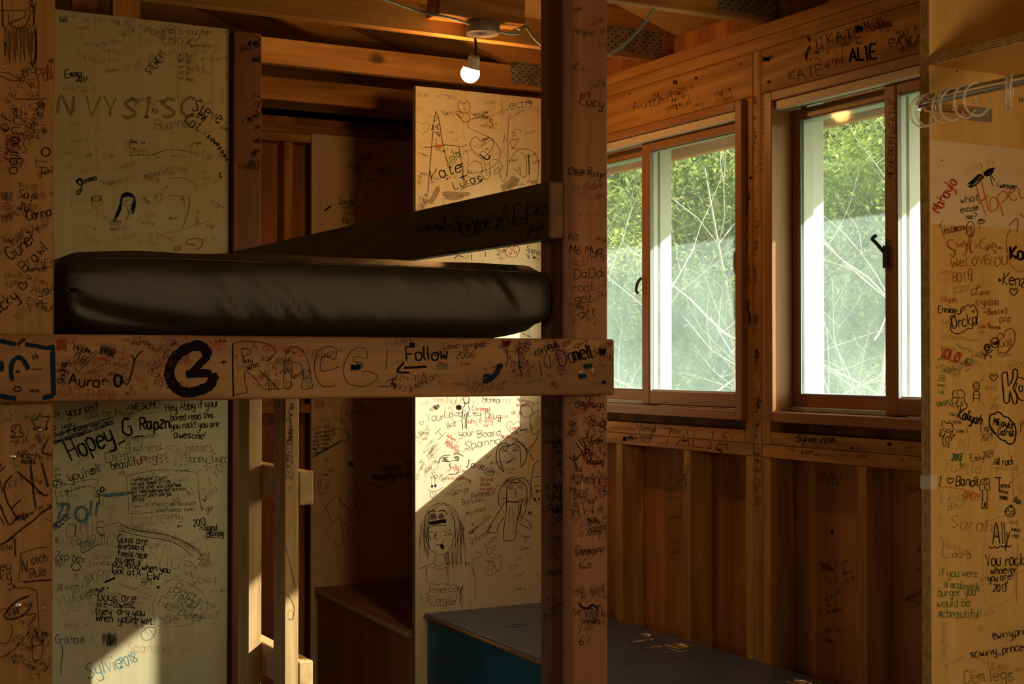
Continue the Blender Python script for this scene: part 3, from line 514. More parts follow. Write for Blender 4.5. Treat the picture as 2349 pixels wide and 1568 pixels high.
t(160, 385, 150, -15, 'r', 'YOLO', 5.0, .62); hatch(545, 430, 600, 520, 70, 12, 'r', 4); o(880, 240, 40, 50, 'k', 3); hatch(850, 230, 905, 240, 50, 8, 'k', 2.4); d('k', 2, '875,290 875,350', '795,300 830,345 880,320 930,310 960,270', '850,420 850,370 900,350 940,370 935,400', '910,215 945,200'); d('n', 2.4, '1040,260 1060,310 1160,310 1230,230'); t(700, 400, 70, 5, 'e', 'Alicia', 1.8, .8); t(1050, 385, 75, 5, 'e', 'Rules', 1.8, .8); worn(120, 220, 620, 700, 22, 'eeTf', (30, 70), ang=(-30, 30)); t(250, 580, 90, -8, 'e', 'Haley', 2, .75); t(140, 730, 80, -5, 'G', 'JB', 2.0); t(140, 820, 50, -5, 'G', 'loves', 1.6, .7); t(145, 945, 60, 10, 'G', 'Adi', 1.6); t(130, 1130, 80, 8, 'G', 'SMARS', 2.2, .62); t(1090, 575, 130, 6, 'f', 'LaRoca', 1.4, .75); heart(980, 690, 110, 'k', 2.0); hatch(965, 690, 995, 680, 30, 6, 'g', 1.6)
d('k', 3.2, '1100,635 1180,610 1200,820 1265,690 1270,575 1330,575 1330,700 1270,850 1330,950 1320,1075 1270,1065 1220,890 1210,1050 1150,1070 1130,1000 1100,635', sm=2); d('k', 2.4, '1330,690 1390,690 1431,720', '1300,880 1330,970 1390,1030 1431,1030', '1300,870 1330,760'); o(1385, 855, 30, 45, 'k', 2.6); t(850, 880, 80, 0, 'f', '#rek', 1.5, .9); t(980, 1040, 70, 10, 'f', 'of', 1.4); t(940, 1140, 80, 0, 'f', 'gigi', 1.4)
o(718, 820, 48, 60, 'k', 2.0); o(718, 825, 22, 28, 'g', 1.4); d('k', 1.8, '680,900 765,905 760,1000 675,990 680,900', '675,990 670,1060', '760,1000 765,1060', '680,950 760,950'); d('k', 1.7, '415,875 370,900 365,960 410,990 440,980', '430,950 440,880 500,880 540,920 540,980 480,1000 430,980', '440,1000 440,1040 420,1100 500,1110 490,1040', '380,980 350,1030 370,1080 340,1110 400,1130', '540,1000 550,1060 580,1090 570,1150 520,1160', '440,1115 440,1170', '480,1115 480,1170', '460,960 480,970', '435,1040 400,1090', '495,1050 510,1100'); t(320, 1265, 65, -3, 'g', 'Have', 1.5, .7); t(440, 1290, 150, -18, 'k', 'Kaliyah', 3.4, .55); t(300, 1370, 65, -3, 'g', 'a good', 1.5, .75); t(420, 1520, 60, 2, 'g', 'time :)', 1.6, .9); d('k', 1.7, '200,1420 210,1350 250,1350 280,1380 340,1370 360,1420 380,1460 330,1500 260,1500 200,1450', '250,1450 300,1480 330,1450', '175,1460 190,1520 160,1568', '370,1470 350,1540 390,1568', '250,1510 240,1568', '320,1510 330,1568'); t(780, 1495, 110, -3, 'g', 'Emily', 1.7, .62); t(970, 1400, 110, -10, 'k', 'Mikayla', 2.6, .62); t(1040, 1545, 110, -4, 'k', 'Garst', 2.4, .65); d('k', 3.2, '1010,1520 960,1480 920,1400 915,1310 940,1240 990,1240 1020,1205 1080,1220 1130,1270 1200,1290 1240,1340 1290,1390 1310,1480 1310,1568'); d('e', 1.6, '800,1020 810,1090 835,1110 835,1160', '860,610 810,720 740,750')
d('k', 1.7, '1400,1330 1380,1400 1390,1450 1370,1510', '1431,1340 1410,1420')
crop(2130, 980, 6.534)
d('k', 1.7, '240,110 215,180 225,270 265,265 260,150 310,155 300,290 280,290', '160,90 200,140 240,110', '310,120 360,160 400,90', '345,210 350,150'); t(795, 215, 105, 12, 'g', '2024', 1.8, .62); d('k', 3.2, '940,0 980,70 1040,130 1090,180 1150,200 1190,240 1260,240 1300,170 1310,60'); heart(1235, 120, 40, 'k', 2.2); t(350, 485, 95, -2, 'G', '2013', 4.2, .62); t(640, 510, 100, 8, 'g', 'Emily', 1.8, .72); t(830, 465, 105, 10, 'g', '2024', 1.8, .55); t(970, 560, 110, 0, 'k', 'All rock', 2.3, .62); t(940, 655, 90, 3, 'f', 'LaRocque', 1.3, .8); t(190, 660, 180, -3, 'e', 'Turtle', 1.6, .9); t(480, 640, 140, 10, 'G', 'fr', 2, .6); t(150, 860, 130, -3, 'k', 'I', 2.2, 1.1); heart(330, 800, 90, 'k', 2.0); t(410, 870, 150, -2, 'k', 'Bandit', 2.3, .62); d('o', 2.0, '150,905 270,890 420,910 560,940 690,975'); t(520, 1060, 105, -8, 'o', 'OMG!!!!!', 2.4, .68); d('k', 1.7, '790,850 780,800 830,770 900,770 910,830 870,850 790,850', '840,775 830,830', '870,775 860,840', '775,850 770,920 820,950 840,900 850,860', '900,840 920,910 880,950 860,900', '810,960 810,1060 800,1200 830,1210 850,1110 860,1200 880,1205 880,1060 885,960', '800,1060 830,1090', '890,1050 880,1090'); t(995, 745, 90, 0, 'b', '_', 3.4, 1.6); d('b', 2.6, '1000,745 1100,748', '1062,745 1060,940'); t(1085, 910, 85, 0, 'b', 'enni', 2.0, .72); hatch(1060, 950, 1190, 980, 50, 18, 'k', 3.2); hatch(1070, 1050, 1190, 1060, 60, 18, 'k', 3.4); d('o', 1.6, '1190,865 1300,770 1431,640', '1325,540 1330,700', '1265,650 1270,1040'); t(1265, 1100, 75, -30, 'k', 'Bob', 1.9, .75); o(1225, 1265, 75, 75, 'k', 2.0); o(1185, 1240, 18, 26, 'k', 1.6); o(1255, 1275, 24, 26, 'k', 1.8); d('k', 1.8, '1200,1170 1230,1185 1240,1150 1255,1185 1275,1170', '1195,1290 1205,1310 1220,1300'); d('f', 1.3, '1140,1325 1000,1360 940,1390 850,1395', '850,1395 845,1568'); t(190, 1150, 170, 6, 'e', 'Leigh', 1.8, .9); t(300, 1240, 110, 10, 'e', 'ah.', 1.9, 1.0); d('e', 1.3, '480,330 460,250 500,190 530,250 520,400', '610,100 600,250 590,340', '1010,200 1000,300 960,420', '1200,360 1260,440 1320,420'); t(1400, 960, 140, 0, 'q', 'H', 1.5); d('q', 1.5, '1400,800 1350,880 1370,980 1431,960')
crop(1700, 1150, 3.62)
t(1680, 462, 40, 0, 'g', '', 1.2); d('g', 1.2, '1660,295 1680,350 1675,455 1740,460'); t(1755, 465, 62, -2, 'g', 'aura', 1.3, .9); d('k', 2.4, '2090,355 2120,170 2150,350', '2100,295 2145,290', '2165,170 2175,350', '2185,170 2195,350', '2205,250 2215,300', '2235,245 2210,330 2195,410', '2055,370 2080,385 2110,375 2130,385 2160,365 2180,380 2200,360 2225,375 2245,360', '2125,250 2125,265', '2140,245 2140,260', '2115,275 2130,290 2145,270'); t(2030, 535, 100, 2, 'k', 'You rock-', 2.6, .62); t(2075, 600, 62, 2, 'k', 'whoever', 2.0, .72); t(2055, 665, 60, 6, 'k', 'you are!!', 2.0, .68); d('k', 2, '2190,670 2205,680 2220,655'); t(2095, 745, 62, 0, 'k', '2013', 2.2, .72); d('f', 1.1, '2025,160 2025,835 2260,765 2250,350', '2260,780 2275,800'); t(1650, 625, 70, 0, 'G', 'if you were', 2.2, .68); t(1690, 710, 62, -6, 'G', 'a mcdonalds', 2.2, .66); t(1635, 790, 70, 2, 'G', 'burger you', 2.2, .70); t(1630, 875, 70, 2, 'G', 'would be', 2.2, .78); t(1640, 965, 75, 0, 'G', 'mcbeautiful!', 2.2, .66); t(1690, 1325, 40, 88, 'f', 'Casey Manning', 1.1, .9); t(2095, 1140, 68, 8, 'b', '@wxvy.princesss', 2.2, .70); t(1910, 1295, 68, 8, 'b', 'sc:wxvy_princesss', 2.2, .72); t(1855, 1505, 105, 3, 'd', 'Dem legs', 1.6, .78); t(2225, 180, 40, -5, 'g', '(its a', 1.1, .6); t(2240, 240, 34, -8, 'k', 'tomato', 1.1, .6); t(2250, 300, 36, -5, 'k', 'chill)', 1.1, .6); d('o', 1.4, '2240,625 2300,595 2349,570', '2300,350 2290,600 2290,840'); t(1740, 215, 100, -6, 'n', 'Sarah', 1.4, .95); hatch(1640, 130, 1650, 190, 30, 6, 'e', 2); worn(1630, 330, 2300, 1480, 14, 'f', (22, 50))
crop(1700, 0, 3.62); d('d', 1.2, '1660,1328 1678,1330', '1790,585 1800,600'); hatch(1790, 585, 1800, 596, 14, 4, 'd', 2.4); d('d', 1.4, '1760,470 1790,455 1830,470', '2080,440 2040,460', '1880,480 1940,470', '1960,470 2020,465'); hatch(2310, 830, 2345, 830, 40, 6, 'd', 3)
# --- tall panel behind the bunk
on('left_panel'); crop(0, 0, 3.734)
t(560, 665, 62, 4, 'k', 'Emma', 2.4, .8); t(655, 695, 50, -5, 'k', '2017', 2.4, .75); t(1285, 640, 62, 50, 'k', 'STEWERT', 1.8, .62); t(1640, 940, 110, -27, 'k', 'Steve', 2.4, .72); t(1680, 1000, 60, -32, 'k', 'the', 2.2, .7); t(1575, 1040, 95, -35, 'k', 'Cat...', 2.2, .72)
for i, ch in enumerate('isawesome!!'): t(1750 + i * 21 + (i > 1) * 12, 1150 + i * 22 + max(0, i - 3) ** 2 * 1.6, 44, -48 - i * 2.5, 'k', ch, 2.4)
d('k', 3, '1890,1470 1880,1510 1905,1520'); t(495, 975, 165, -3, 'f', 'N', 8, 1.1)
for x, ch in ((720, 'V'), (880, 'Y'), (1050, 'S'), (1235, 'I'), (1390, 'S'), (1550, 'C')): t(x, 985 + (x > 1000) * 20, 165, -2, 'f', ch, 7.5, 1.0)
t(1380, 285, 60, -2, 'g', 'What is your hair', 1.3, .72); t(1390, 385, 95, 0, 'g', 'Colour?', 1.5, .75); t(1640, 405, 34, 0, 'g', 'write Here', 1.1, .75); d('f', 1.3, '1540,455 1960,470', '1525,690 1960,720', '1525,915 1970,940', '1530,455 1520,690 1530,915', '1820,470 1820,940', '1910,760 1915,880'); 
for i, s in enumerate(('M F Red', 'M F Blu', 'M F Bld', 'M F Bl', 'M F Black')): t(1535, 490 + i * 50, 32, -2, 'g', s, 1.2, .7)
hatch(1115, 840, 1180, 890, 55, 12, 'm', 2.6); hatch(1300, 940, 1350, 960, 50, 8, 'm', 2.4); t(1335, 1115, 90, 6, 'g', 'Brianna', 1.3, .7); d('g', 1.6, '1105,1335 1180,1325 1300,1325 1400,1290 1500,1280 1660,1310 1700,1320'); d('g', 1.3, '1110,1260 1115,1330 1150,1260 1160,1290', '1180,1340 1200,1290 1240,1330', '1270,1260 1260,1350', '1380,1290 1330,1340 1370,1350', '1470,1290 1460,1340', '1640,1240 1630,1350', '1630,1250 1680,1220 1700,1260'); hatch(1210, 1222, 1240, 1222, 18, 6, 'k', 2.4); t(1110, 1225, 32, -2, 'k', 'Sims', 1.5); hatch(1240, 1515, 1370, 1480, 40, 14, 'k', 2.6); d('k', 3.4, '700,1530 670,1535 665,1568', '690,1530 720,1560', sm=3); t(730, 1568, 55, 14, 'k', 'emma', 2.2, .7)
t(935, 45, 55, -3, 'k', 'a cap!', 1.8, .9); hatch(510, 165, 580, 160, 70, 14, 'b', 1.8); t(810, 210, 70, 0, 'g', 'HHAN', 1.3, .9); worn(500, 90, 1950, 900, 70, 'fffeq', (20, 60)); worn(500, 1050, 1950, 1560, 30, 'fffeq', (20, 60)); squig(1430, 75, 380, 36, -4, 'g', 1.2); squig(1560, 110, 190, 44, -38, 'k', 2)
crop(0, 400, 3.734)
d('k', 3.0, '700,60 670,40 655,60 690,90 710,60 690,150 665,170 655,150 690,120'); o(828, 228, 48, 50, 'g', 1.4); hatch(785, 215, 870, 205, 50, 14, 'b', 2.6); d('b', 5, '1040,230 1050,180 1090,160 1140,180 1155,230 1150,290 1130,340', '1040,200 1030,290 1000,360 975,400', '1060,190 1110,180'); d('b', 8, '1035,260 1020,310 990,370', '1050,190 1090,165 1140,190', '1150,230 1140,280 1130,310'); d('g', 1.6, '1050,230 1060,260 1100,270 1140,250', '1070,225 1085,220', '1115,215 1130,220', '1090,270 1100,340 1080,390', '1110,300 1120,380'); hatch(1225, 190, 1275, 250, 18, 8, 'k', 1.8); o(1362, 195, 28, 32, 'g', 1.3); d('g', 1.3, '1450,185 1510,180 1570,200 1580,270', '1450,40 1530,25 1620,50 1680,100 1735,80', '1360,240 1385,230'); d('f', 3.6, '1625,190 1615,300 1590,390 1560,460'); d('q', 1.6, '1420,500 1500,485 1650,440 1810,395'); d('n', 2.4, '1740,560 1680,548 1610,560 1600,590 1670,605 1620,600', '1740,570 1720,620 1680,650', sm=3); t(1500, 655, 60, 6, 'n', 'ok', 2.2); t(1450, 385, 36, 0, 'g', 'aLo', 1.6); t(945, 478, 30, 2, 'g', 'marie', 1.2); t(960, 410, 30, -2, 'g', 'anna', 1.2); d('g', 1.3, '1810,225 1850,290 1870,250 1810,225'); worn(490, 30, 1900, 640, 36, 'ffq', (18, 50))
crop(110, 915, 5.463)
t(65, 225, 90, 3, 'k', 'ox', 2.0, .8); t(240, 220, 115, 12, 'k', 'yourself', 2.4, .72); t(470, 250, 85, 8, 'g', 'with be to', 1.8, .95); t(990, 145, 80, 6, 'k', 'AWESOME!', 2.0, .85); t(65, 390, 80, 8, 'b', 'd & ugly', 2.0, .9); t(75, 470, 75, 12, 'b', 'ays are like vacumes', 2.0, .82); d('b', 2.6, '75,470 300,380 600,290 830,220', '70,545 300,450 540,380', '75,560 300,480 520,410 800,310', '330,400 620,310'); t(75, 560, 60, 16, 'b', 'they suck too', 1.8, .8); t(840, 250, 95, 8, 'g', 'Tingle', 1.6, .7); hatch(1060, 180, 1230, 90, 70, 14, 'm', 2.4)
t(300, 770, 260, 24, 'k', 'Hopey_', 5.2, .64); t(950, 455, 220, 8, 'k', 'G_', 4.6, .75); t(1160, 385, 150, 4, 'k', 'Rapzn', 4.8, .68); t(1480, 160, 100, 6, 'k', 'Hey Abby if your', 2.5, .66); t(1540, 272, 85, 4, 'k', 'bored read this', 2.4, .68); t(1545, 370, 85, 2, 'k', 'you rock!! you are', 2.4, .66); t(1580, 480, 90, -3, 'k', 'awesome!', 2.4, .82); d('k', 2, '1870,405 1885,418 1910,400')
t(940, 510, 60, 4, 'g', '(please matter)', 1.3, .8); t(985, 565, 75, 3, 'g', 'is MY', 1.5, 1.0); t(975, 660, 95, 2, 'g', 'Boyfriend', 1.5, .8); t(730, 800, 130, 10, 'g', 'Dem', 1.8, 1.2); t(1240, 790, 110, 8, 'g', 'eggs', 1.8, .9); t(800, 890, 110, 12, 'k', 'beautiful', 2.0, .68); t(560, 940, 110, 16, 'k', 'all', 2.0, .75); t(80, 1100, 120, 18, 'k', "ds, you're", 2.2, .78); o(1195, 745, 30, 28, 'r', 2.4); hatch(1180, 750, 1225, 740, 40, 6, 'r', 2.2); d('f', 1.2, '1180,180 1470,165 1490,200', '1290,680 1440,620 1600,580 1620,700 1580,790 1500,780', '1380,890 1500,790'); t(1710, 660, 100, 1, 'g', 'Insta:', 1.4, .8); t(1730, 790, 110, 0, 'g', 'Hopey_Gurap', 1.8, .66); t(1660, 770, 130, 0, 'f', '@', 1.4)
d('g', 1.6, '980,965 990,1020 1005,1200 1010,1400', '975,962 1200,920 1400,885 1600,890 1820,910 1880,960 1890,1100 1900,1250 1930,1400')
for i, s in enumerate(('There were 2 cats', 'one was named 123 cat', 'and the other was undeftwa', 'cat. they both wanted to cross', 'the river which one got', 'across')): t(1030 + i * 6, 1035 + i * 51 - (i == 5) * 10, 52, 4 if i < 5 else 2, 'k', s, 1.5, .70 if i else .8)
d('g', 1.5, '1075,1350 1260,1335'); t(1310, 1345, 58, 2, 'g', '(fiscat did because', 1.5, .8); t(1360, 1415, 52, 2, 'g', 'undeftwacat sunk)', 1.5, .8); d('g', 1.5, '1010,1400 1020,1430 1330,1420'); t(2120, 990, 110, 50, 'g', 'XOS', 1.5, .9); t(1960, 1290, 100, 40, 'g', 'woxo', 1.6, .8); t(1930, 1420, 80, 10, 'g', '+ge', 1.6, .9); t(75, 900, 50, 4, 'g', 'you', 1.4, .8); t(75, 970, 45, 4, 'g', 'one', 1.4, .9); hatch(70, 1090, 110, 1100, 40, 6, 'G', 4); d('g', 1.5, '90,1200 90,1140 180,1090 400,1030 560,1000 620,1020 620,1060 590,1110 600,1140', '90,1200 120,1220 300,1150 470,1090 590,1110', '105,1230 130,1440', '240,1160 290,1440'); t(105, 1200, 50, 14, 'g', 'For me 2 call u', 1.3, .85); o(635, 1165, 26, 24, 'k', 2); o(680, 1130, 22, 28, 'k', 3); d('k', 1.8, '640,1190 645,1280 610,1330', '645,1280 670,1330', '600,1220 690,1200', '700,1110 740,1150'); d('T', 9, '680,1212 800,1200 920,1190 1060,1165', sm=2); t(690, 1360, 130, 0, 'f', 'EOU', 1.4, 1.2); t(100, 1500, 200, 6, 'T', '7', 7, 1.0); o(420, 1440, 75, 90, 'T', 8); d('T', 8, '545,1270 530,1460', '620,1290 600,1460', '130,1330 250,1320 240,1420')
worn(90, 560, 2200, 1400, 34, 'fffq', (40, 90)); t(880, 945, 50, 10, 'q', 'yes', 1.6)
crop(0, 1150, 3.752)
t(480, 245, 85, 40, 'B', 'meeee', 3.0, .6); t(570, 300, 190, 3, 'g', 'allie', 1.5, .8); t(620, 380, 75, 14, 'g', 'Laura W', 1.5, .8); t(690, 420, 60, 22, 'T', '2018', 2.2, .75); d('g', 2.6, '705,440 760,420 800,390 850,370'); t(780, 385, 50, 10, 'g', 'Mr.Guy', 1.3, .8); t(470, 495, 70, -6, 'k', 'Zep bex', 1.8, .8); hatch(475, 330, 500, 330, 60, 8, 'f', 3); hatch(480, 540, 540, 520, 70, 12, 'f', 3); t(790, 500, 50, 4, 'g', 'Yo not', 1.2, .9); t(760, 560, 55, 6, 'g', 'Jones', 1.2, .95); o(655, 560, 40, 36, 'g', 1.6, 3); d('g', 1.8, '655,600 650,660', '630,630 680,625', '620,560 600,540', '690,530 725,520'); hatch(735, 680, 800, 640, 80, 16, 'g', 1.4); t(800, 690, 85, 8, 'g', 'ORIO', 1.4, .8); t(500, 765, 55, 6, 'g', 'B nice ke', 1.5, .95); d('k', 6, '900,695 990,655'); t(780, 775, 38, 5, 'k', '* sum *', 2.0, 1.0)
t(500, 880, 120, 12, 'f', 'GIRL', 1.6, .9); t(540, 980, 150, 18, 'f', 'Obhb', 1.5, .8); t(840, 850, 78, -3, 'k', 'Guys are', 2.4, .78); t(835, 905, 60, -2, 'k', 'like  towels,', 2.3, .80); t(820, 965, 62, -2, 'k', 'they  dry you', 2.4, .86); t(825, 1030, 66, -3, 'k', "When  you're wet.", 2.4, .74); hatch(780, 960, 900, 960, 40, 12, 'g', 1.4); t(1010, 345, 62, -5, 'k', 'Guys are', 2.6, .78); t(1015, 400, 52, -5, 'k', 'like poo it', 2.5, .78); t(1010, 465, 55, -5, 'k', 'feels nice', 2.5, .80); t(990, 520, 55, -4, 'k', 'to get it', 2.5, .85); t(970, 560, 56, -6, 'k', 'out, and when you', 2.5, .82); t(965, 620, 56, -3, 'k', 'look at it..', 2.5, .82); t(1270, 668, 62, -4, 'k', 'EW', 3.0, 1.0); t(1215, 720, 62, -3, 'g', 'BFF', 1.8, .8); t(1340, 760, 60, -20, 'k', '*', 3)
d('g', 1.4, '910,215 950,200 1000,185 1040,180'); d('k', 1.5, '1030,185 1100,225 1200,250 1350,270 1480,300 1600,350 1700,420', '1040,250 1150,280 1290,310 1430,330 1550,380 1660,470')
for i in range(26):
    x = 1010 + i * 28; y = 200 + (i * i) * 0.33; hatch(x, y, x + 22, y + 55, 26, 7, 'k' if i % 2 else 'g', 1.7)
t(1705, 495, 48, 4, 'g', '2014', 1.6, .85); t(1710, 545, 50, 5, 'g', '2016', 1.6, .85); t(1670, 215, 58, 12, 'k', '2013', 2.2, .75); t(1715, 245, 55, -2, 'k', 'Abigail', 2.2, .75); t(1780, 300, 55, 4, 'k', 'Bailey', 2.3, .75); d('k', 1.8, '1900,240 1915,270 1880,305 1780,305'); t(1140, 210, 120, 4, 'f', 'Ember', 1.5, .9); t(1330, 440, 110, 2, 'f', '191', 1.5, .9); t(1320, 590, 150, 6, 'f', 'Yics', 1.7, 1.0); squig(1530, 220, 40, 22, 0, 'k', 2); d('f', 1.6, '1310,900 1330,1000 1340,1060 1420,1075 1550,1070 1680,1040 1760,960 1785,880 1740,780 1620,700 1490,670 1400,720 1340,820 1310,900'); t(1490, 770, 90, -28, 'g', 'Best', 1.8, .85); t(1430, 810, 85, -24, 'g', 'Freind', 1.8, .9); t(1350, 900, 95, -22, 'g', 'Forever', 1.8, .95); t(1380, 1020, 60, 2, 'f', 'what the heck', 1.7, 1.0); t(1655, 700, 70, 2, 'f', 'Uowa', 1.4, 1.0); hatch(880, 1185, 1005, 1190, 115, 34, 'g', 2.0); hatch(900, 1150, 990, 1225, 100, 24, 'g', 1.6); t(478, 1225, 75, 2, 'B', 'Graham', 2.0, .75); d('k', 1.8, '525,1220 540,1280 528,1380 522,1490'); d('g', 1.4, '1210,1130 1260,1090 1300,1080 1340,1090 1330,1150 1280,1190 1230,1180 1210,1130', '1250,1100 1280,1160', '1290,1100 1320,1150'); t(1095, 1290, 80, -2, 'q', 'Scandals oh', 1.3, .9); t(760, 1520, 130, 17, 'T', 'Sylvie', 2.6, .72); t(1040, 1430, 85, 22, 'T', '2018', 2.4, .78); heart(1000, 1010, 200, 'f', 1.2); t(560, 1090, 60, 0, 'q', 'BAE *', 1.5, .95); worn(480, 100, 1930, 1100, 48, 'fffeq', (22, 60)); d('g', 1.2, '740,1210 750,1180', '770,1215 800,1160 820,1220', '470,420 550,310'); t(1010, 715, 34, -20, 'f', 'i changed my mind', 1.2, .9); t(1130, 830, 32, -5, 'f', 'some day', 1.1); t(1120, 880, 32, -5, 'f', 'nearly', 1.1)
for i in range(6): squig(1110, 920 + i * 30, 130, 24, -3, 'f', 1.1)
# --- nook back panel
on('back_panel'); crop(700, 900, 3.485)
hatch(75, 100, 150, 90, 90, 16, 'q', 2.2); t(385, 100, 60, -30, 'g', "I'm For", 1.8, 1.0); d('g', 1.5, '305,100 285,180 315,290', '660,130 680,180 690,260'); hatch(320, 160, 380, 190, 40, 9, 'k', 1.8); d('k', 2, '370,160 450,150'); d('g', 1.7, '60,300 120,275 230,285 310,300 345,330 345,380 310,395 280,380'); d('k', 3.4, '60,515 160,460 285,388'); o(315, 350, 26, 34, 'g', 1.4)
for i in range(6): t(65, 335 + i * 32, 27, 8, 'k', ('I was here in', 'the summer of', 'and I loved', 'it so very', 'much you', 'know')[i], 1.2, .8)
o(365, 573, 14, 14, 'k', 4); hatch(140, 656, 180, 656, 16, 8, 'k', 3); d('g', 1.5, '125,690 120,740 150,770 185,740 190,680', '105,710 110,790 150,805 190,780'); d('g', 1.7, '125,975 170,910 250,825', '165,905 200,1000 215,1040', '165,1110 220,1040 290,970', sm=0); d('g', 1.6, '275,810 275,870 300,910 330,870'); o(345, 820, 14, 26, 'g', 1.5); d('g', 1.6, '360,750 370,785 400,760 405,700', '405,745 420,720', '275,1020 300,1100 295,1190 270,1230 240,1210 235,1160'); t(320, 1060, 120, 32, 'g', 'ustin', 1.6, .8); t(340, 970, 130, 40, 'g', 'Jugo', 1.5, .6); o(365, 1130, 22, 60, 'g', 1.5); t(590, 630, 50, 4, 'k', 'Addyson', 1.6, .7); t(540, 700, 50, 6, 'k', 'Washington', 2.2, .75); t(635, 730, 45, 6, 'g', '2017', 1.6); d('k', 1.8, '510,715 580,750 655,770'); 
for i in range(5): squig(800, 560 + i * 30, 60, 24, 4, 'g', 1.4)
worn(60, 60, 850, 700, 26, 'ff', (14, 34)); crop(540, 180, 3.733); t(880, 1075, 55, -4, 'k', 'Sarah', 1.7, .7); t(915, 1120, 40, 0, 'g', 'was', 1.5); t(925, 1165, 40, 0, 'g', 'yn', 1.5); hatch(915, 1215, 965, 1220, 50, 9, 'k', 2.2); d('b', 5, '765,1130 820,1090'); o(1060, 1030, 72, 72, 'g', 1.4); hatch(1000, 760, 1110, 760, 90, 12, 'g', 2); hatch(1060, 800, 1080, 880, 50, 8, 'k', 2.6); worn(930, 600, 1300, 880, 16, 'gge', (24, 50))
# --- front beam
on('beam'); crop(0, 760, 6.525)
d('b', 11, '0,140 130,170 240,195'); d('b', 10, '370,190 560,220 700,245 820,215', sm=3); d('b', 12, '785,230 790,420 795,620 800,800 800,960'); d('b', 12, '800,960 700,980 560,1010 350,1010 150,990 0,965'); d('b', 11, '185,740 165,600 180,480 230,410 290,390 350,430 390,500 430,570'); d('b', 10, '0,440 30,520 20,600'); t(510, 430, 90, 22, 'd', 'Hi', 3.4, .9); o(262, 860, 55, 34, 'd', 4); hatch(235, 600, 300, 600, 40, 8, 'd', 4); hatch(260, 200, 370, 110, 50, 10, 'd', 4); hatch(450, 890, 590, 890, 60, 10, 'd', 2); d('d', 2.4, '470,570 540,560 600,570 650,540')
t(970, 800, 110, 86, 'd', 'Shyla', 3.2, .92); t(1100, 280, 100, -10, 'd', 'Mya', 2.6, .85); t(1110, 380, 90, -30, 'd', 'FLE', 2.4, .8); hatch(1290, 260, 1350, 320, 60, 10, 'd', 3); t(1030, 800, 170, -4, 'k', 'Auro', 3.8, .95); t(1540, 800, 160, 0, 'd', 'r', 3.0); o(1765, 735, 55, 85, 'k', 6); d('k', 3, '1820,650 1840,740 1900,790 1950,690 1990,540 2010,430 1970,350', '2000,450 2080,330 2140,290'); d('d', 1.7, '1220,510 1320,380 1460,280', '1170,600 1300,470 1480,300', '1120,540 1150,510', '1120,540 1150,600 1220,600', '1260,640 1400,570 1520,500 1560,540', '1310,640 1450,600 1540,560'); t(880, 980, 130, -3, 'n', 'MATTHEW', 2.2, 1.05); hatch(850, 200, 1000, 200, 200, 12, 'n', 3); hatch(1500, 260, 1720, 320, 160, 16, 'd', 2.4); d('d', 1.8, '1700,330 1770,300 1840,330 1840,420'); t(1960, 200, 90, 0, 'd', 'aliena', 1.8, .8); worn(840, 80, 2340, 980, 30, 'ddn', (40, 110))
crop(350, 760, 5.463)
d('k', 24, '700,320 660,230 600,180 500,185 380,240 280,330 220,450 215,560 260,660 340,740 450,765 560,745 700,690 755,600 750,520', sm=5); d('k', 17, '700,300 620,380 520,480 430,560'); d('k', 18, '420,535 560,525 740,520'); t(850, 430, 100, 0, 'k', '+', 3.2, 1.3)
d('k', 3.4, '1005,150 1005,480 1015,820'); d('d', 2.2, '1010,150 1130,120 1300,130 1450,160 1540,240 1500,320 1430,370', '1015,790 1180,760 1160,650 1155,520 1180,480', '1180,500 1300,600 1380,720', '1330,480 1450,590 1570,715 1610,715', '1380,720 1600,720', '1100,220 1170,215 1240,260 1130,310 1120,230'); d('d', 2.0, '1130,390 1150,370 1160,390', '1640,700 1650,520 1660,330 1710,220 1780,190 1860,220 1930,320 1970,460 1990,620 2000,700 1870,710 1890,560 1870,430 1810,390 1750,410 1740,560 1720,700 1640,710', '2310,280 2280,350 2220,320 2140,310 2110,370 2110,490 2220,480 2340,440', '2310,280 2290,210 2200,190 2100,220 2040,330 2030,480 2070,620 2150,690 2290,680'); t(1140, 390, 60, 3, 'd', 'say', 2.0, .9); t(1200, 480, 65, 18, 'd', 'what', 2.2, .8); t(760, 250, 150, 14, 'r', 'MA', 2.0, .7); t(1140, 220, 110, -4, 'n', 'YA all', 2.0, 1.0); t(1540, 230, 100, -6, 'n', 'u stay cool', 2.0, .9); t(790, 140, 45, 3, 'd', 'Lottie', 1.6); worn(0, 120, 160, 800, 14, 'ndP', (50, 110)); worn(820, 150, 2300, 790, 14, 'ddn', (40, 90)); hatch(1880, 480, 1960, 690, 90, 10, 'T', 2)
crop(760, 770, 3.559)
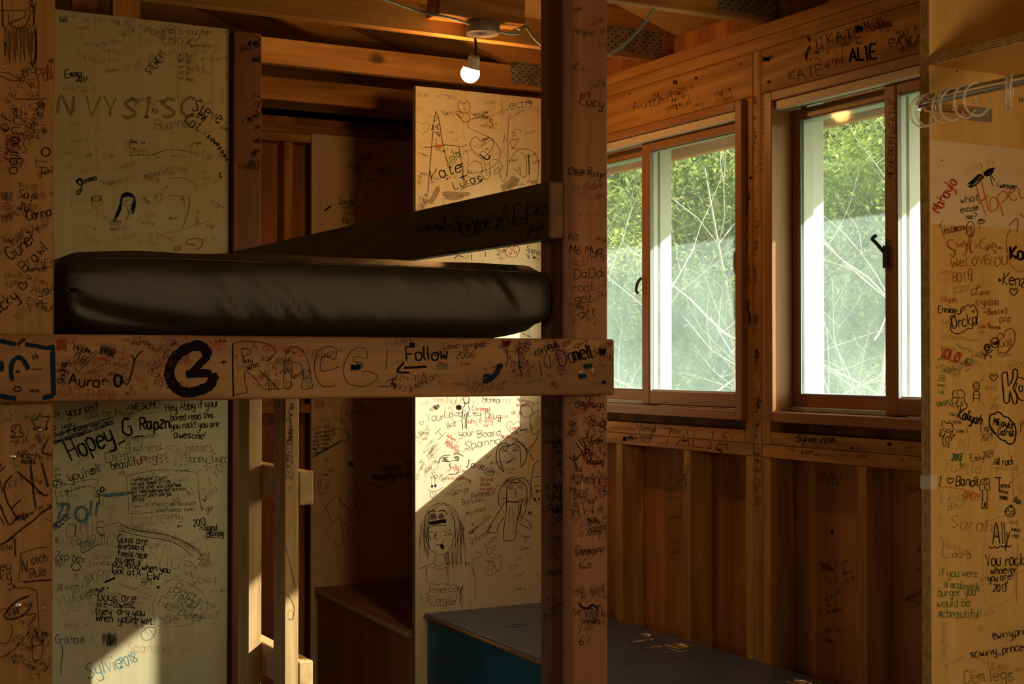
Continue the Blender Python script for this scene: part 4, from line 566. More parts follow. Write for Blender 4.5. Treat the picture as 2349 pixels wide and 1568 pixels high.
d('d', 2.0, '290,120 250,95 180,110 120,190 100,290 130,380 220,410 310,400 380,330 300,290 250,290', '290,120 290,180 230,170 180,180 190,210 250,220 250,260'); hatch(160, 260, 240, 255, 60, 12, 'b', 3); d('d', 2, '455,110 450,250 440,280'); t(615, 205, 110, 2, 'k', 'Follow', 3.8, .85); hatch(640, 70, 680, 75, 40, 7, 'k', 3); d('k', 6, '590,262 780,250'); d('k', 5, '595,215 540,290 640,300'); t(915, 105, 45, 3, 'd', 'Camp wolgu', 1.7, 1.0); t(1020, 185, 55, 3, 'd', '2006', 1.8, 1.0); d('b', 12, '1235,370 1290,360 1350,300 1370,250 1400,240'); d('b', 9, '1240,330 1300,320'); hatch(1400, 60, 1460, 60, 60, 8, 'm', 4); d('m', 2.6, '1430,100 1440,200 1420,250'); t(650, 460, 60, 28, 'd', 'American', 1.6, .8); t(690, 360, 50, 10, 'd', 'n A', 1.6); hatch(490, 380, 530, 420, 50, 7, 'd', 2.4); d('d', 2, '380,415 480,410'); hatch(860, 260, 950, 250, 50, 8, 'e', 2.6); t(1670, 165, 62, 24, 'k', 'corpnul', 2.2, .72); t(1790, 130, 52, 22, 'd', 'bedroom', 1.8, .75); t(1870, 255, 130, 18, 'k', 'Da', 2.6, .8); t(1985, 215, 120, 14, 'k', 'niell', 4.6, .62); hatch(2190, 130, 2240, 130, 60, 8, 'k', 4); hatch(2060, 250, 2130, 240, 40, 8, 'b', 4.5); d('w', 3, '2020,300 2050,290', '2120,280 2140,270', '2130,290 2145,300'); hatch(2020, 330, 2080, 325, 40, 7, 'b', 4.5); d('G', 2, '2130,320 2180,290 2260,210 2270,160'); hatch(2210, 378, 2240, 378, 28, 6, 'b', 4); worn(400, 60, 2250, 440, 40, 'dddemP', (22, 60))
d('d', 2.4, '1530,110 1535,250 1560,330', '1750,150 1740,230 1790,260 1780,150', '1700,220 1720,330'); worn(1440, 100, 2000, 420, 26, 'PdmP', (40, 90), ang=(60, 110))
# --- left post
on('left_post'); crop(0, 0, 3.92)
d('d', 2.6, '0,95 100,95 200,95 228,120 210,160 130,190 80,215', '75,120 80,200 130,250 200,250 250,200 275,110'); hatch(40, 250, 330, 250, 60, 18, 'd', 3)
for i in range(20): x = 45 + i * 15; d('d', 2.6, '%d,%d %d,%d' % (x, 250 + (i * 37) % 40, x + (i * 13) % 17 - 8, 420 + (i * 53) % 170))
d('d', 5, '300,60 305,230', '315,260 325,400 315,560', '20,0 25,240', '50,380 45,500'); t(310, 110, 90, 80, 'd', 'be', 2.6); hatch(440, 560, 475, 545, 40, 8, 'd', 4); t(345, 740, 120, 12, 'm', 'Pally', 2.4, .55); d('m', 2, '345,640 370,610 410,630 430,580', '430,570 425,680', '310,610 350,740 345,880'); d('m', 2.4, '0,650 80,660 150,700 230,700', '0,680 90,720 200,720'); d('d', 2.4, '120,885 220,890 420,890', '150,820 130,880', '240,740 290,790', '400,960 350,950 340,920 380,910 390,950'); t(400, 1000, 70, 88, 'd', '38', 2.4); t(160, 1560, 120, 86, 'd', 'ogirianne', 2.8, .92); t(60, 1180, 110, 60, 'd', 'of x', 2.6, .9); d('d', 2, '20,1180 60,1140', '40,1190 90,1150'); o(412, 1365, 42, 40, 'd', 2.6, 3); t(420, 1560, 100, 88, 'd', 'HT', 2.8); hatch(380, 1180, 420, 1160, 60, 10, 'd', 2.6); worn(0, 700, 420, 1560, 22, 'dddm', (35, 90), (1.2, 2.4), (40, 110))
crop(0, 400, 4.238)
hatch(15, 215, 120, 215, 90, 14, 'd', 3.6); hatch(180, 100, 360, 130, 60, 18, 'd', 3); t(175, 220, 80, -5, 'd', 'Sajt', 2.6, .9); hatch(200, 310, 350, 340, 100, 18, 'd', 3); t(265, 450, 95, 12, 'k', 'Corina', 2.8, .7); hatch(20, 430, 110, 420, 80, 10, 'm', 4); hatch(400, 460, 480, 440, 100, 10, 'm', 2.4); t(110, 840, 130, 38, 'k', 'Guner', 2.8, .75); t(240, 950, 110, 45, 'd', 'Brawl', 2.8, .9); heart(222, 1085, 80, 'k', 2.4); t(300, 1150, 90, -4, 'd', 'Ayan', 2.2, .85); t(-10, 1360, 130, 38, 'k', 'ecky', 3.2, .72); hatch(150, 1390, 290, 1290, 80, 14, 'd', 2.6); hatch(100, 660, 230, 580, 100, 18, 'd', 3.2); hatch(10, 620, 90, 560, 60, 10, 'e', 3); hatch(0, 760, 70, 720, 60, 10, 'G', 2.6); hatch(50, 1010, 120, 970, 60, 9, 'e', 2.6); hatch(200, 540, 320, 490, 40, 8, 'm', 2); worn(0, 20, 480, 1350, 18, 'dddm', (35, 80), (1.2, 2.4))
crop(0, 915, 4.823)
d('e', 3, '45,95 90,100 115,170 110,250', '115,190 200,125'); d('d', 3.0, '340,220 410,230 440,150 480,200 550,190 510,280 520,330 450,325 430,310 380,345 385,285 345,235', sm=2); d('d', 2.8, '120,330 150,290 180,300 150,340 120,350 170,380 120,420 260,410 240,370 210,360 235,320 200,280 170,300'); t(190, 650, 80, -3, 'd', 'Notch', 2.8, .9); t(235, 715, 60, 0, 'd', 'mama', 3.0, .9); d('d', 5, '535,435 470,560 490,600 575,620', '335,710 360,930 380,1100 400,1220', '460,700 500,850 535,980', '190,800 340,930 480,1060 540,1050'); d('d', 4.6, '90,1560 200,1470 370,1340 470,1250 600,1180', '140,840 60,930 50,1020 90,1150 130,1220 180,1310', '0,1160 60,1320 110,1390 180,1320', '130,1210 230,1110'); d('d', 4, '0,700 15,760', '0,800 60,740', '0,900 30,1040', '0,1300 50,1390'); hatch(200, 1310, 290, 1300, 80, 12, 'd', 4); worn(0, 60, 560, 1500, 20, 'dde', (40, 80), (1.2, 2.0)); t(110, 490, 60, 2, 'd', 'Aya th', 1.6, .8)
crop(0, 1230, 4.639)
d('d', 5, '0,90 60,60 150,0'); hatch(0, 130, 130, 110, 60, 12, 'd', 3.6); d('d', 5, '155,20 165,210'); d('d', 2.2, '215,180 400,125 525,110', '225,180 210,330 200,480', '200,480 400,470 550,465', '390,560 400,700 415,980', '130,520 180,550 300,545 380,580', '300,940 310,1000 200,1150 100,1240 0,1290', '120,930 130,1020 100,1110 50,1140 0,1120'); d('P', 5, '250,490 400,470 550,460'); t(235, 380, 130, 0, 'd', 'N', 3.4, .6); t(340, 290, 100, 6, 'd', 'otch', 2.6, .65); t(320, 440, 100, 8, 'd', 'Rule', 2.6, .72); d('d', 5, '40,850 100,760 190,680 310,630', '40,850 100,880 200,860 290,800 340,710'); hatch(90, 820, 200, 780, 90, 14, 'd', 3.6); hatch(260, 730, 330, 710, 50, 9, 'd', 3.2); t(0, 360, 100, 0, 'd', 'ey', 2.6, .9); t(0, 470, 100, 0, 'd', 'ky', 2.6, 1.0); d('d', 3, '280,840 380,820 350,890 300,940', '370,960 400,1060 450,1130 350,1170 340,1080 440,1060'); d('d', 2, '350,1100 355,1320 450,1260 455,980', '370,1180 400,1250'); worn(0, 900, 540, 1520, 12, 'dd', (40, 80), (1.2, 2.0)); d('m', 3, '0,790 60,760', '80,570 160,540 130,500')
# --- big right post
on('post_front'); crop(1235, 900, 4.611)
t(330, 130, 80, -6, 'd', 'Ahmecg', 2.2, .95); t(325, 345, 50, 0, 'd', 'Dar', 2.4, .8); t(320, 500, 90, 45, 'd', 'Hell', 2.4, .8); d('d', 3.4, '400,530 470,640', '425,495 500,600', '445,470 515,580', '325,675 380,715 460,640', '380,650 385,730 415,810', '400,715 440,660'); o(520, 620, 28, 22, 'd', 3.4, 2); o(485, 660, 16, 14, 'd', 3.4); t(530, 540, 60, -2, 'd', 'Rebecca', 1.8, .8); t(560, 600, 55, 3, 'd', '4 Arrow', 1.8, .8); t(520, 760, 60, 5, 'd', 'Brian', 1.8, .9); t(340, 965, 100, 0, 'd', 'Allison', 2.0, .8); t(335, 1075, 80, -2, 'd', 'Momt', 2.0, .9); t(385, 840, 60, 5, 'd', 'Sid', 1.8); t(540, 420, 120, 0, 'd', 'R5', 1.8, 1.0); t(590, 1000, 90, 5, 'm', 'UK', 2.0, 1.0); worn(310, 150, 740, 1540, 44, 'dddm', (40, 90), (1.2, 2)); d('w', 2, '460,930 468,1060', '455,1280 465,1250')
crop(1230, 1150, 3.506); t(320, 420, 60, 0, 'd', 'Demon', 2.0, .95); t(350, 540, 80, 0, 'd', 'Kr', 2.0, 1); hatch(315, 740, 385, 700, 70, 12, 'd', 2.6); hatch(440, 730, 550, 700, 70, 16, 'd', 2.2); d('k', 5, '350,820 370,850 420,855 450,830 485,850 490,870'); t(300, 920, 60, 12, 'd', 'Jeremiah', 1.8, .75); t(330, 1065, 70, 5, 'd', '7 -', 2, 1.2); t(350, 1150, 70, 5, 'd', '67', 1.9, 1.0); worn(300, 40, 560, 1100, 20, 'dd', (26, 60))
crop(600, 380, 2.865); t(2020, 490, 50, 0, 'd', 'hit', 2.2, 1); t(2025, 580, 55, 0, 'd', 'M&6 Mya', 2.2, .95); t(2055, 740, 62, 3, 'd', 'DaDdy', 2.0, .95); t(2050, 825, 60, 0, 'd', 'rock', 1.9, .95); t(2060, 900, 62, 0, 'd', 'get', 2, 1); t(2085, 985, 62, 0, 'd', 'Art', 2.2, .9); t(2015, 60, 40, -4, 'd', 'Chloe Rodgers', 1.8, .82); hatch(2110, 200, 2150, 120, 60, 12, 'm', 2.2); worn(2000, 150, 2250, 1050, 20, 'dmd', (24, 54))
crop(1230, 0, 3.92); t(390, 925, 85, -14, 'd', 'Lucy', 2.6, .9); worn(260, 100, 620, 860, 10, 'd', (30, 60)); t(290, 1560, 60, 0, 'd', 'Chloe R', 2, .8); t(400, 880, 70, 0, 'm', 'am', 2.4)
on('post_side'); crop(1235, 900, 4.611); t(75, 340, 80, 3, 'd', 'Guy', 2.2, .9); hatch(40, 60, 210, 70, 60, 14, 'w', 1.2); worn(30, 300, 260, 1500, 20, 'dd', (40, 100), (1.5, 3)); crop(1230, 1150, 3.506); worn(50, 50, 220, 1100, 14, 'd', (30, 60))
on('rear_post'); crop(0, 0, 3.734); worn(2040, 300, 2200, 1500, 18, 'd', (30, 60), (1.4, 2.4)); t(2040, 1450, 60, 0, 'd', 'Ahmed', 2, .8)
on('guard'); crop(600, 380, 2.865); t(1210, 450, 110, 4, 'd', 'WHY', 2.6, .8); d('d', 5, '1300,390 1320,460'); t(1560, 400, 130, 6, 'd', 'ALP', 2.6, .8); t(1680, 360, 100, 14, 'd', 'Ener', 2.4, .9); worn(1000, 400, 1880, 480, 12, 'd', (24, 60), (1.4, 2.6))
# --- window wall
on('header2'); crop(1700, 0, 3.62)
t(165, 555, 44, 12, 'k', 'E', 2.4); hatch(185, 490, 235, 495, 40, 8, 'k', 3.4); t(245, 495, 36, 12, 'k', 'H', 2); t(400, 670, 85, 10, 'd', 'KATE', 2.0, 1.0); t(720, 370, 85, 13, 'd', 'KATE', 2.2, 1.0); hatch(950, 240, 1010, 240, 60, 8, 'k', 3.4); t(1045, 270, 90, 16, 'm', 'Maddy', 2.4, .55); t(1135, 250, 60, 20, 'm', 'girls', 2.2, .8); t(1180, 245, 40, 20, 'm', '2016', 2.0, .85); t(900, 515, 110, 8, 'k', 'ALIE', 5.0, .72); d('d', 1.6, '845,530 850,370 920,355'); t(640, 560, 60, 12, 'm', 'Turner', 1.6, .9); hatch(550, 300, 575, 340, 30, 7, 'd', 3); d('d', 6, '540,500 545,440 575,380'); d('d', 3, '620,320 630,390', '660,300 665,330'); t(1240, 390, 60, 10, 'd', 'EA H', 2.2, 1.0); t(1390, 380, 80, 8, 'd', 'KA', 2.2, .9); dot(630, 435, 18, 10, 'd'); dot(230, 680, 12, 12, 'd'); dot(1125, 345, 8, 6, 'd'); worn(400, 250, 1460, 600, 12, 'd', (26, 50), (1, 1.6), (5, 18))
on('header1'); crop(1230, 0, 3.92); t(870, 1000, 80, 14, 'd', 'Autumn', 1.6, 1.1); t(1070, 900, 70, 14, 'd', 'M', 1.6); worn(700, 850, 1700, 1000, 12, 'd', (26, 50), (0.8, 1.4), (8, 20)); dot(1250, 740, 22, 18, 'd'); dot(1438, 700, 12, 12, 'd'); dot(1840, 575, 10, 10, 'd'); dot(1265, 975, 9, 8, 'd')
on('sill1a sill1b'); crop(1230, 740, 3.733); t(1060, 1035, 140, -6, 'd', 'TALIA', 1.9, 1.05); t(890, 925, 52, -3, 'd', 'Sonya', 1.4, .7); t(900, 995, 40, 0, 'd', 'Alisa', 1.3, .8); t(640, 908, 32, -3, 'q', 'Kelsey rose', 1.4, .95); d('d', 1.1, '855,860 880,900 890,960', '1025,870 1005,920 960,1030 900,990 890,965'); hatch(745, 990, 770, 1000, 40, 6, 'k', 2.6); t(785, 1000, 34, -5, 'k', 'BN *', 1.8); heart(1275, 1005, 30, 'd', 3); t(1150, 945, 40, -3, 'n', 'rose', 1.5); d('d', 1.1, '1570,975 1620,940 1660,960 1690,1010', '1600,965 1650,990'); hatch(1540, 1090, 1590, 1095, 40, 7, 'd', 3)
on('sill2a sill2b'); crop(1700, 760, 3.62); t(460, 915, 58, -2, 'k', 'Sylvie 2018', 2.2, .85); heart(1232, 940, 26, 'k', 3); d('d', 1.6, '1365,970 1440,930', '1380,975 1440,955'); worn(260, 960, 1540, 1080, 12, 'd', (16, 30), (0.8, 1.3), (-8, 2)); dot(920, 965, 14, 10, 'd'); dot(1060, 1020, 16, 10, 'd'); d('w', 1.4, '480,960 560,965', '730,930 765,930')
on('kingstud'); crop(1230, 740, 3.733); t(1910, 1200, 62, 88, 'd', '%', 2); t(1915, 1560, 62, 88, 'd', 'Ht ~83 3E3 8TL', 1.6, .95); hatch(1885, 1140, 1905, 1130, 20, 5, 'd', 2.6); worn(1880, 200, 1930, 1000, 14, 'd', (20, 36), (1, 1.6), (80, 95)); crop(1640, 180, 6.535); hatch(530, 1490, 590, 1480, 40, 8, 'k', 3); worn(570, 100, 620, 1500, 8, 'd', (26, 40), (0.8, 1.4), (80, 95)); crop(1380, 380, 3.92); t(1400, 560, 50, 88, 'd', 'EN 2 N', 1.5, .9); d('d', 1.2, '1310,300 1320,225 1370,245 1420,205 1470,260 1440,440 1400,520'); worn(1355, 600, 1410, 1500, 16, 'd', (20, 40), (0.8, 1.5), (80, 95))
on('trimmer'); crop(1640, 180, 6.535); t(490, 1250, 62, 88, 'd', 'OLS XYLO', 1.3, .95); crop(1380, 380, 3.92); hatch(1330, 115, 1375, 100, 30, 6, 'k', 3); worn(1300, 250, 1345, 1500, 10, 'd', (20, 40), (0.8, 1.4), (80, 95)); worn(1300, 1380, 1420, 1500, 8, 'd', (20, 40), (1.4, 2), (80, 95))
on('trimmer2'); crop(1640, 180, 6.535)
for i in range(12): hatch(690 + (i % 3) * 10, 370 + i * 90, 720, 380 + i * 90, 24, 4, 'd', 2)
on('cripple3707'); crop(1230, 740, 3.733); d('d', 1.6, '1275,1430 1275,1455', '1300,1425 1302,1460'); worn(1270, 1200, 1310, 1440, 4, 'd', (18, 28), (0.8, 1.2), (80, 95))
on('sheathing'); t(1130, 1340, 60, 10, 'e', 'ally', 1.2, 1); worn(1080, 1280, 1250, 1560, 8, 'e', (24, 50), (0.8, 1.3)); crop(1230, 1150, 3.506); worn(1020, 0, 1160, 560, 12, 'e', (24, 50), (0.8, 1.3), (-30, 40)); crop(1700, 760, 3.62); t(630, 1200, 50, -8, 'd', 'Did', 1.4); t(740, 1230, 60, -3, 'd', 'Not', 1.6); t(640, 1255, 40, 0, 'd', 'do it!', 1.4); squig(760, 1270, 80, 40, 0, 'd', 1.4); t(1370, 1350, 60, 5, 'd', 'DWM', 1.4); crop(1700, 1150, 3.62); dot(755, 255, 16, 18, 'd'); worn(640, 500, 900, 680, 10, 'd', (18, 40)); worn(680, 830, 740, 1200, 5, 'd', (18, 40)); worn(1360, 100, 1540, 860, 10, 'd', (20, 50)); hatch(700, 1140, 770, 1170, 24, 7, 'd', 2)
on('stile2'); crop(1700, 0, 3.62); t(1270, 1480, 55, 88, 'd', 'MEHERRIN WEATHERCAT', 1.6, 1.0)
# --- gouges and chips on the blue bench top, pencil on the ladder
on('bench_top'); crop(1400, 1380, 4.517); d('w', 3, '235,415 300,402 370,392', sm=0); d('w', 2.6, '415,388 470,380 520,372 605,352'); d('w', 2.8, '420,472 470,458 540,458'); d('w', 2, '560,518 600,520'); d('w', 1.6, '590,468 640,490 720,515 800,500', '830,470 900,485'); d('w', 1.0, '150,425 140,445 175,462', '270,575 300,570', '320,570 345,565', '60,540 70,538', '140,700 170,698', '900,690 960,680', '1080,795 1110,790', '30,470 45,465'); hatch(250, 345, 330, 360, 16, 8, 'y', 2)
crop(540, 1150, 3.2625); d('w', 1.8, '1820,975 1850,975', '1870,1010 1930,1010', '1950,980 2000,975'); d('d', 1.4, '2010,940 2090,920 2170,915 2140,935 2060,940'); d('w', 1.2, '1730,930 1760,920', '2230,990 2240,1000', '1640,845 1650,835')
on('ladder_near'); d('d', 1.6, '370,310 400,430 430,560 450,640', '385,690 420,740 440,800 430,870 400,880'); o(415, 850, 22, 40, 'f', 1.4); crop(520, 880, 5.225); t(770, 1140, 60, 88, 'd', '2XX20 TOLOX', 1.8, 1.3); d('d', 1.2, '755,250 780,700 800,1150 700,1150', sm=0); worn(690, 300, 790, 1100, 12, 'd', (24, 44), (1, 1.6), (80, 95)); t(740, 1290, 70, 0, 'd', '0', 1.4)
S = 'structure'
# ------------------------------------------------------------------ setting: floor, walls, roof
mb = MB(); mb.box(-1.97, 2.78, -2.55, 5.80, -1.60, -1.50, FLOORW, 0); mb.build('floor', at=(0.4, 1.6, -1.5), kind=S)

def wall_with_holes(mb, axis, a, b, u0, u1, z0, z1, holes, mat):
    """a sheet across `axis` between a and b, cut by rectangular openings (u0,u1,z0,z1)"""
    us = sorted({u0, u1, *[h[0] for h in holes], *[h[1] for h in holes]})
    for p, q in zip(us, us[1:]):
        zs = [z0]; cuts = sorted((h[2], h[3]) for h in holes if h[0] <= p and h[1] >= q)
        cur = z0; spans = []
        for c0, c1 in cuts:
            if c0 > cur: spans.append((cur, c0))
            cur = c1
        if cur < z1: spans.append((cur, z1))
        for s0, s1 in spans:
            if axis == 0: mb.box(a, b, p, q, s0, s1, mat, 0)
            else: mb.box(p, q, a, b, s0, s1, mat, 0)

W1 = (3.42, 4.53, -0.175, 0.79); W2 = (2.22, 3.31, -0.175, 0.79)
wr = empty('wall_right', (2.72, 2.5, -1.5), kind=S)
mb = MB(); wall_with_holes(mb, 0, 2.76, 2.78, -2.55, 5.80, -1.6, 1.0905, [W1, W2], FIR_Z_SHEATH); marks(mb, 'sheathing'); mb.build('sheathing', wr)
FX, BX = 2.67, 2.759
def rmember(name, y0, y1, z0, z1, ax, mk=None, x0=FX, parent=None):
    m = MB(); m.box(x0, BX, y0, y1, z0, z1, FIR[ax], 0.0015)
    if mk: marks(m, mk)
    return m.build(name, parent or wr)
rmember('top_plate', -2.5, 5.699, 0.967, 1.003, 'Y'); rmember('top_plate', -2.5, 5.699, 0.929, 0.9655, 'Y')
rmember('bottom_plate', -2.5, 5.699, -1.499, -1.462, 'Y')
rmember('header', 3.388, 4.588, 0.796, 0.9275, 'Y', 'header1'); rmember('header', 2.16, 3.346, 0.796, 0.9275, 'Y', 'header2')
rmember('sill_plate', 3.427, 4.55, -0.2425, -0.205, 'Y', 'sill1a'); rmember('sill_plate', 3.388, 4.55, -0.281, -0.244, 'Y', 'sill1b')
rmember('sill_plate', 2.16, 3.307, -0.2425, -0.206, 'Y', 'sill2a'); rmember('sill_plate', 2.16, 3.346, -0.281, -0.244, 'Y', 'sill2b')
rmember('stud', 3.348, 3.386, -1.461, 0.928, 'Z', 'kingstud')
rmember('stud', 3.3875, 3.425, -0.243, 0.7945, 'Z', 'trimmer'); rmember('stud', 3.309, 3.3465, -0.243, 0.7945, 'Z', 'trimmer2')
for y in (3.3875, 3.309, 4.104, 3.707, 2.905, 2.505): rmember('stud', y, y + 0.038, -1.461, -0.2825, 'Z', 'cripple%d' % int(y * 1000))
for y in (4.551, 2.12): rmember('stud', y, y + 0.038, -1.461, 0.928, 'Z')
for y in (5.16, 5.66, 1.71, 1.30, 0.89, 0.48, 0.07, -0.34, -0.75, -1.16, -1.57, -1.98): rmember('stud', y, y + 0.038, -1.461, 0.928, 'Z')

wb = empty('wall_back', (0.4, 5.75, -1.5), kind=S)
mb = MB(); mb.box(-1.97, 2.78, 5.79, 5.81, -1.6, 1.08, FIR_Z_SHEATH, 0); mb.build('sheathing', wb)
for z0, z1 in ((0.967, 1.003), (0.929, 0.9655), (-1.499, -1.462)): bxo('plate', wb, -1.95, 2.668, 5.70, 5.789, z0, z1, FIR['X'])
bxo('girt', wb, -1.95, 2.668, 5.70, 5.789, -0.215, -0.178, FIR['X'])
for k in range(8):
    x = 2.02 - k * 0.52
    bxo('stud', wb, x, x + 0.038, 5.70, 5.789, -0.177, 0.928, FIR['Z']); bxo('stud', wb, x, x + 0.038, 5.70, 5.789, -1.461, -0.216, FIR['Z'])
RZ = lambda x: 1.183 - 0.335 * (abs(x - 0.43) + 0.43 - 2.505)          # underside of the roof deck
mb = MB(); mb.prism([(-1.97, 1.05), (2.78, 1.05), (2.78, RZ(2.78)), (0.43, RZ(0.43)), (-1.97, RZ(-1.97))], 1, 5.79, 5.81, DECK); mb.build('gable', wb)

wl = empty('wall_left', (-1.96, 1.6, -1.5), kind=S)
HL = [(-1.6, -0.5, -0.35, 0.70), (0.15, 1.35, -0.35, 0.70)]  # unseen openings, added in this wall for daylight fill
mb = MB(); wall_with_holes(mb, 0, -1.97, -1.95, -2.55, 5.80, -1.6, 1.0905, HL, FIR_Z_SHEATH); mb.build('sheathing', wl)
for k in range(14):
    y = -2.4 + k * 0.61
    if not any(h[0] - 0.04 < y < h[1] for h in HL): bxo('stud', wl, -1.949, -1.86, y, y + 0.038, -1.5, 0.99, FIR['Z'])
wf = empty('wall_front', (0.4, -2.53, -1.5), kind=S)
mb = MB(); wall_with_holes(mb, 1, -2.55, -2.53, -1.97, 2.78, -1.6, 1.08, [(0.55, 2.0, -0.55, 0.95)], FIR_Z_SHEATH); mb.build('sheathing', wf)  # assumed opening behind the camera, added to let daylight in
mb = MB(); mb.prism([(-1.97, 1.05), (2.78, 1.05), (2.78, RZ(2.78)), (0.43, RZ(0.43)), (-1.97, RZ(-1.97))], 1, -2.55, -2.53, DECK); mb.build('gable', wf)

ce = empty('ceiling', (0.43, 1.6, 1.5), kind=S)
for sgn in (1, -1):
    xe = 0.43 + sgn * 2.86; m = MB()
    q = [(0.43, RZ(0.43)), (xe, RZ(xe)), (xe, RZ(xe) + 0.03), (0.43, RZ(0.43) + 0.03)]
    m.prism(q, 1, -2.9, 6.1, DECK); m.build('roof_deck', ce)
    x0, x1 = sorted((xe, xe + sgn * 0.03)); bxo('fascia', ce, x0, x1, -2.9, 6.1, EAVE_Z, RZ(xe) + 0.03, FIR['Y'])

# roof trusses, 24 inches apart
TR_LABEL = {3.32: 'dark roof truss nearest the camera, crossing the top right corner above the right window',
            3.925: 'roof truss carrying the wooden block and the bare bulb', 4.575: 'roof truss directly above the pale graffiti partition, behind the bulb',
            5.20: 'dim roof truss deepest in the nook, in front of the back wall'}
def truss(y, detail):
    r = empty('roof_truss', (0.43, y + 0.019, 1.004), group='roof trusses overhead', category='truss',
              label=TR_LABEL.get(y, 'roof truss over the bunk, just above the top of the picture'))
    bxo('bottom_chord', r, -1.94, 2.80, y, y + 0.038, 1.0045, 1.092, FIR['X'])
    for sgn in (1, -1):
        xe = 0.43 + sgn * 2.80; m = MB()
        m.prism([(0.43, RZ(0.43) - 0.001), (xe, RZ(xe) - 0.001), (xe, RZ(xe) - 0.09), (0.43, RZ(0.43) - 0.095)], 1, y + 0.0005, y + 0.0375, FIR['X']); m.build('rafter', r)
        if detail:
            for off in (0.25, 0.66):
                x = 0.43 + sgn * off; bxo('web', r, x - 0.044, x + 0.044, y + 0.001, y + 0.037, 1.093, RZ(x) - 0.096, FIR['Z'])
    if detail:
        m = MB(); m.box(2.49, 2.72, y - 0.002, y - 0.0001, 1.020, 1.105, STEEL, 0)
        for i in range(16):
            for j in range(7):
                m.box(2.497 + i * 0.0138, 2.504 + i * 0.0138, y - 0.0032, y - 0.0018, 1.026 + j * 0.0113, 1.0305 + j * 0.0113, BLACK if (i + j) % 2 else STEEL, 0)
        m.build('nail_plate', r, label='punched galvanised nail plate')
    return r
for y in (3.32, 3.925, 4.575, 5.20): tr_ = truss(y, True); TR = {**globals().get('TR', {}), y: tr_}
for y in (2.70, 2.08): truss(y, False)
blk = MB(); blk.box(1.845, 2.14, 3.880, 3.9245, 1.046, 1.16, FIR['X'], 0.002); blk.box(1.845, 2.14, 3.835, 3.8795, 1.044, 1.16, FIR['X'], 0.002)
blk.build('mounting_block', TR[3.925], label='two-ply wooden block')

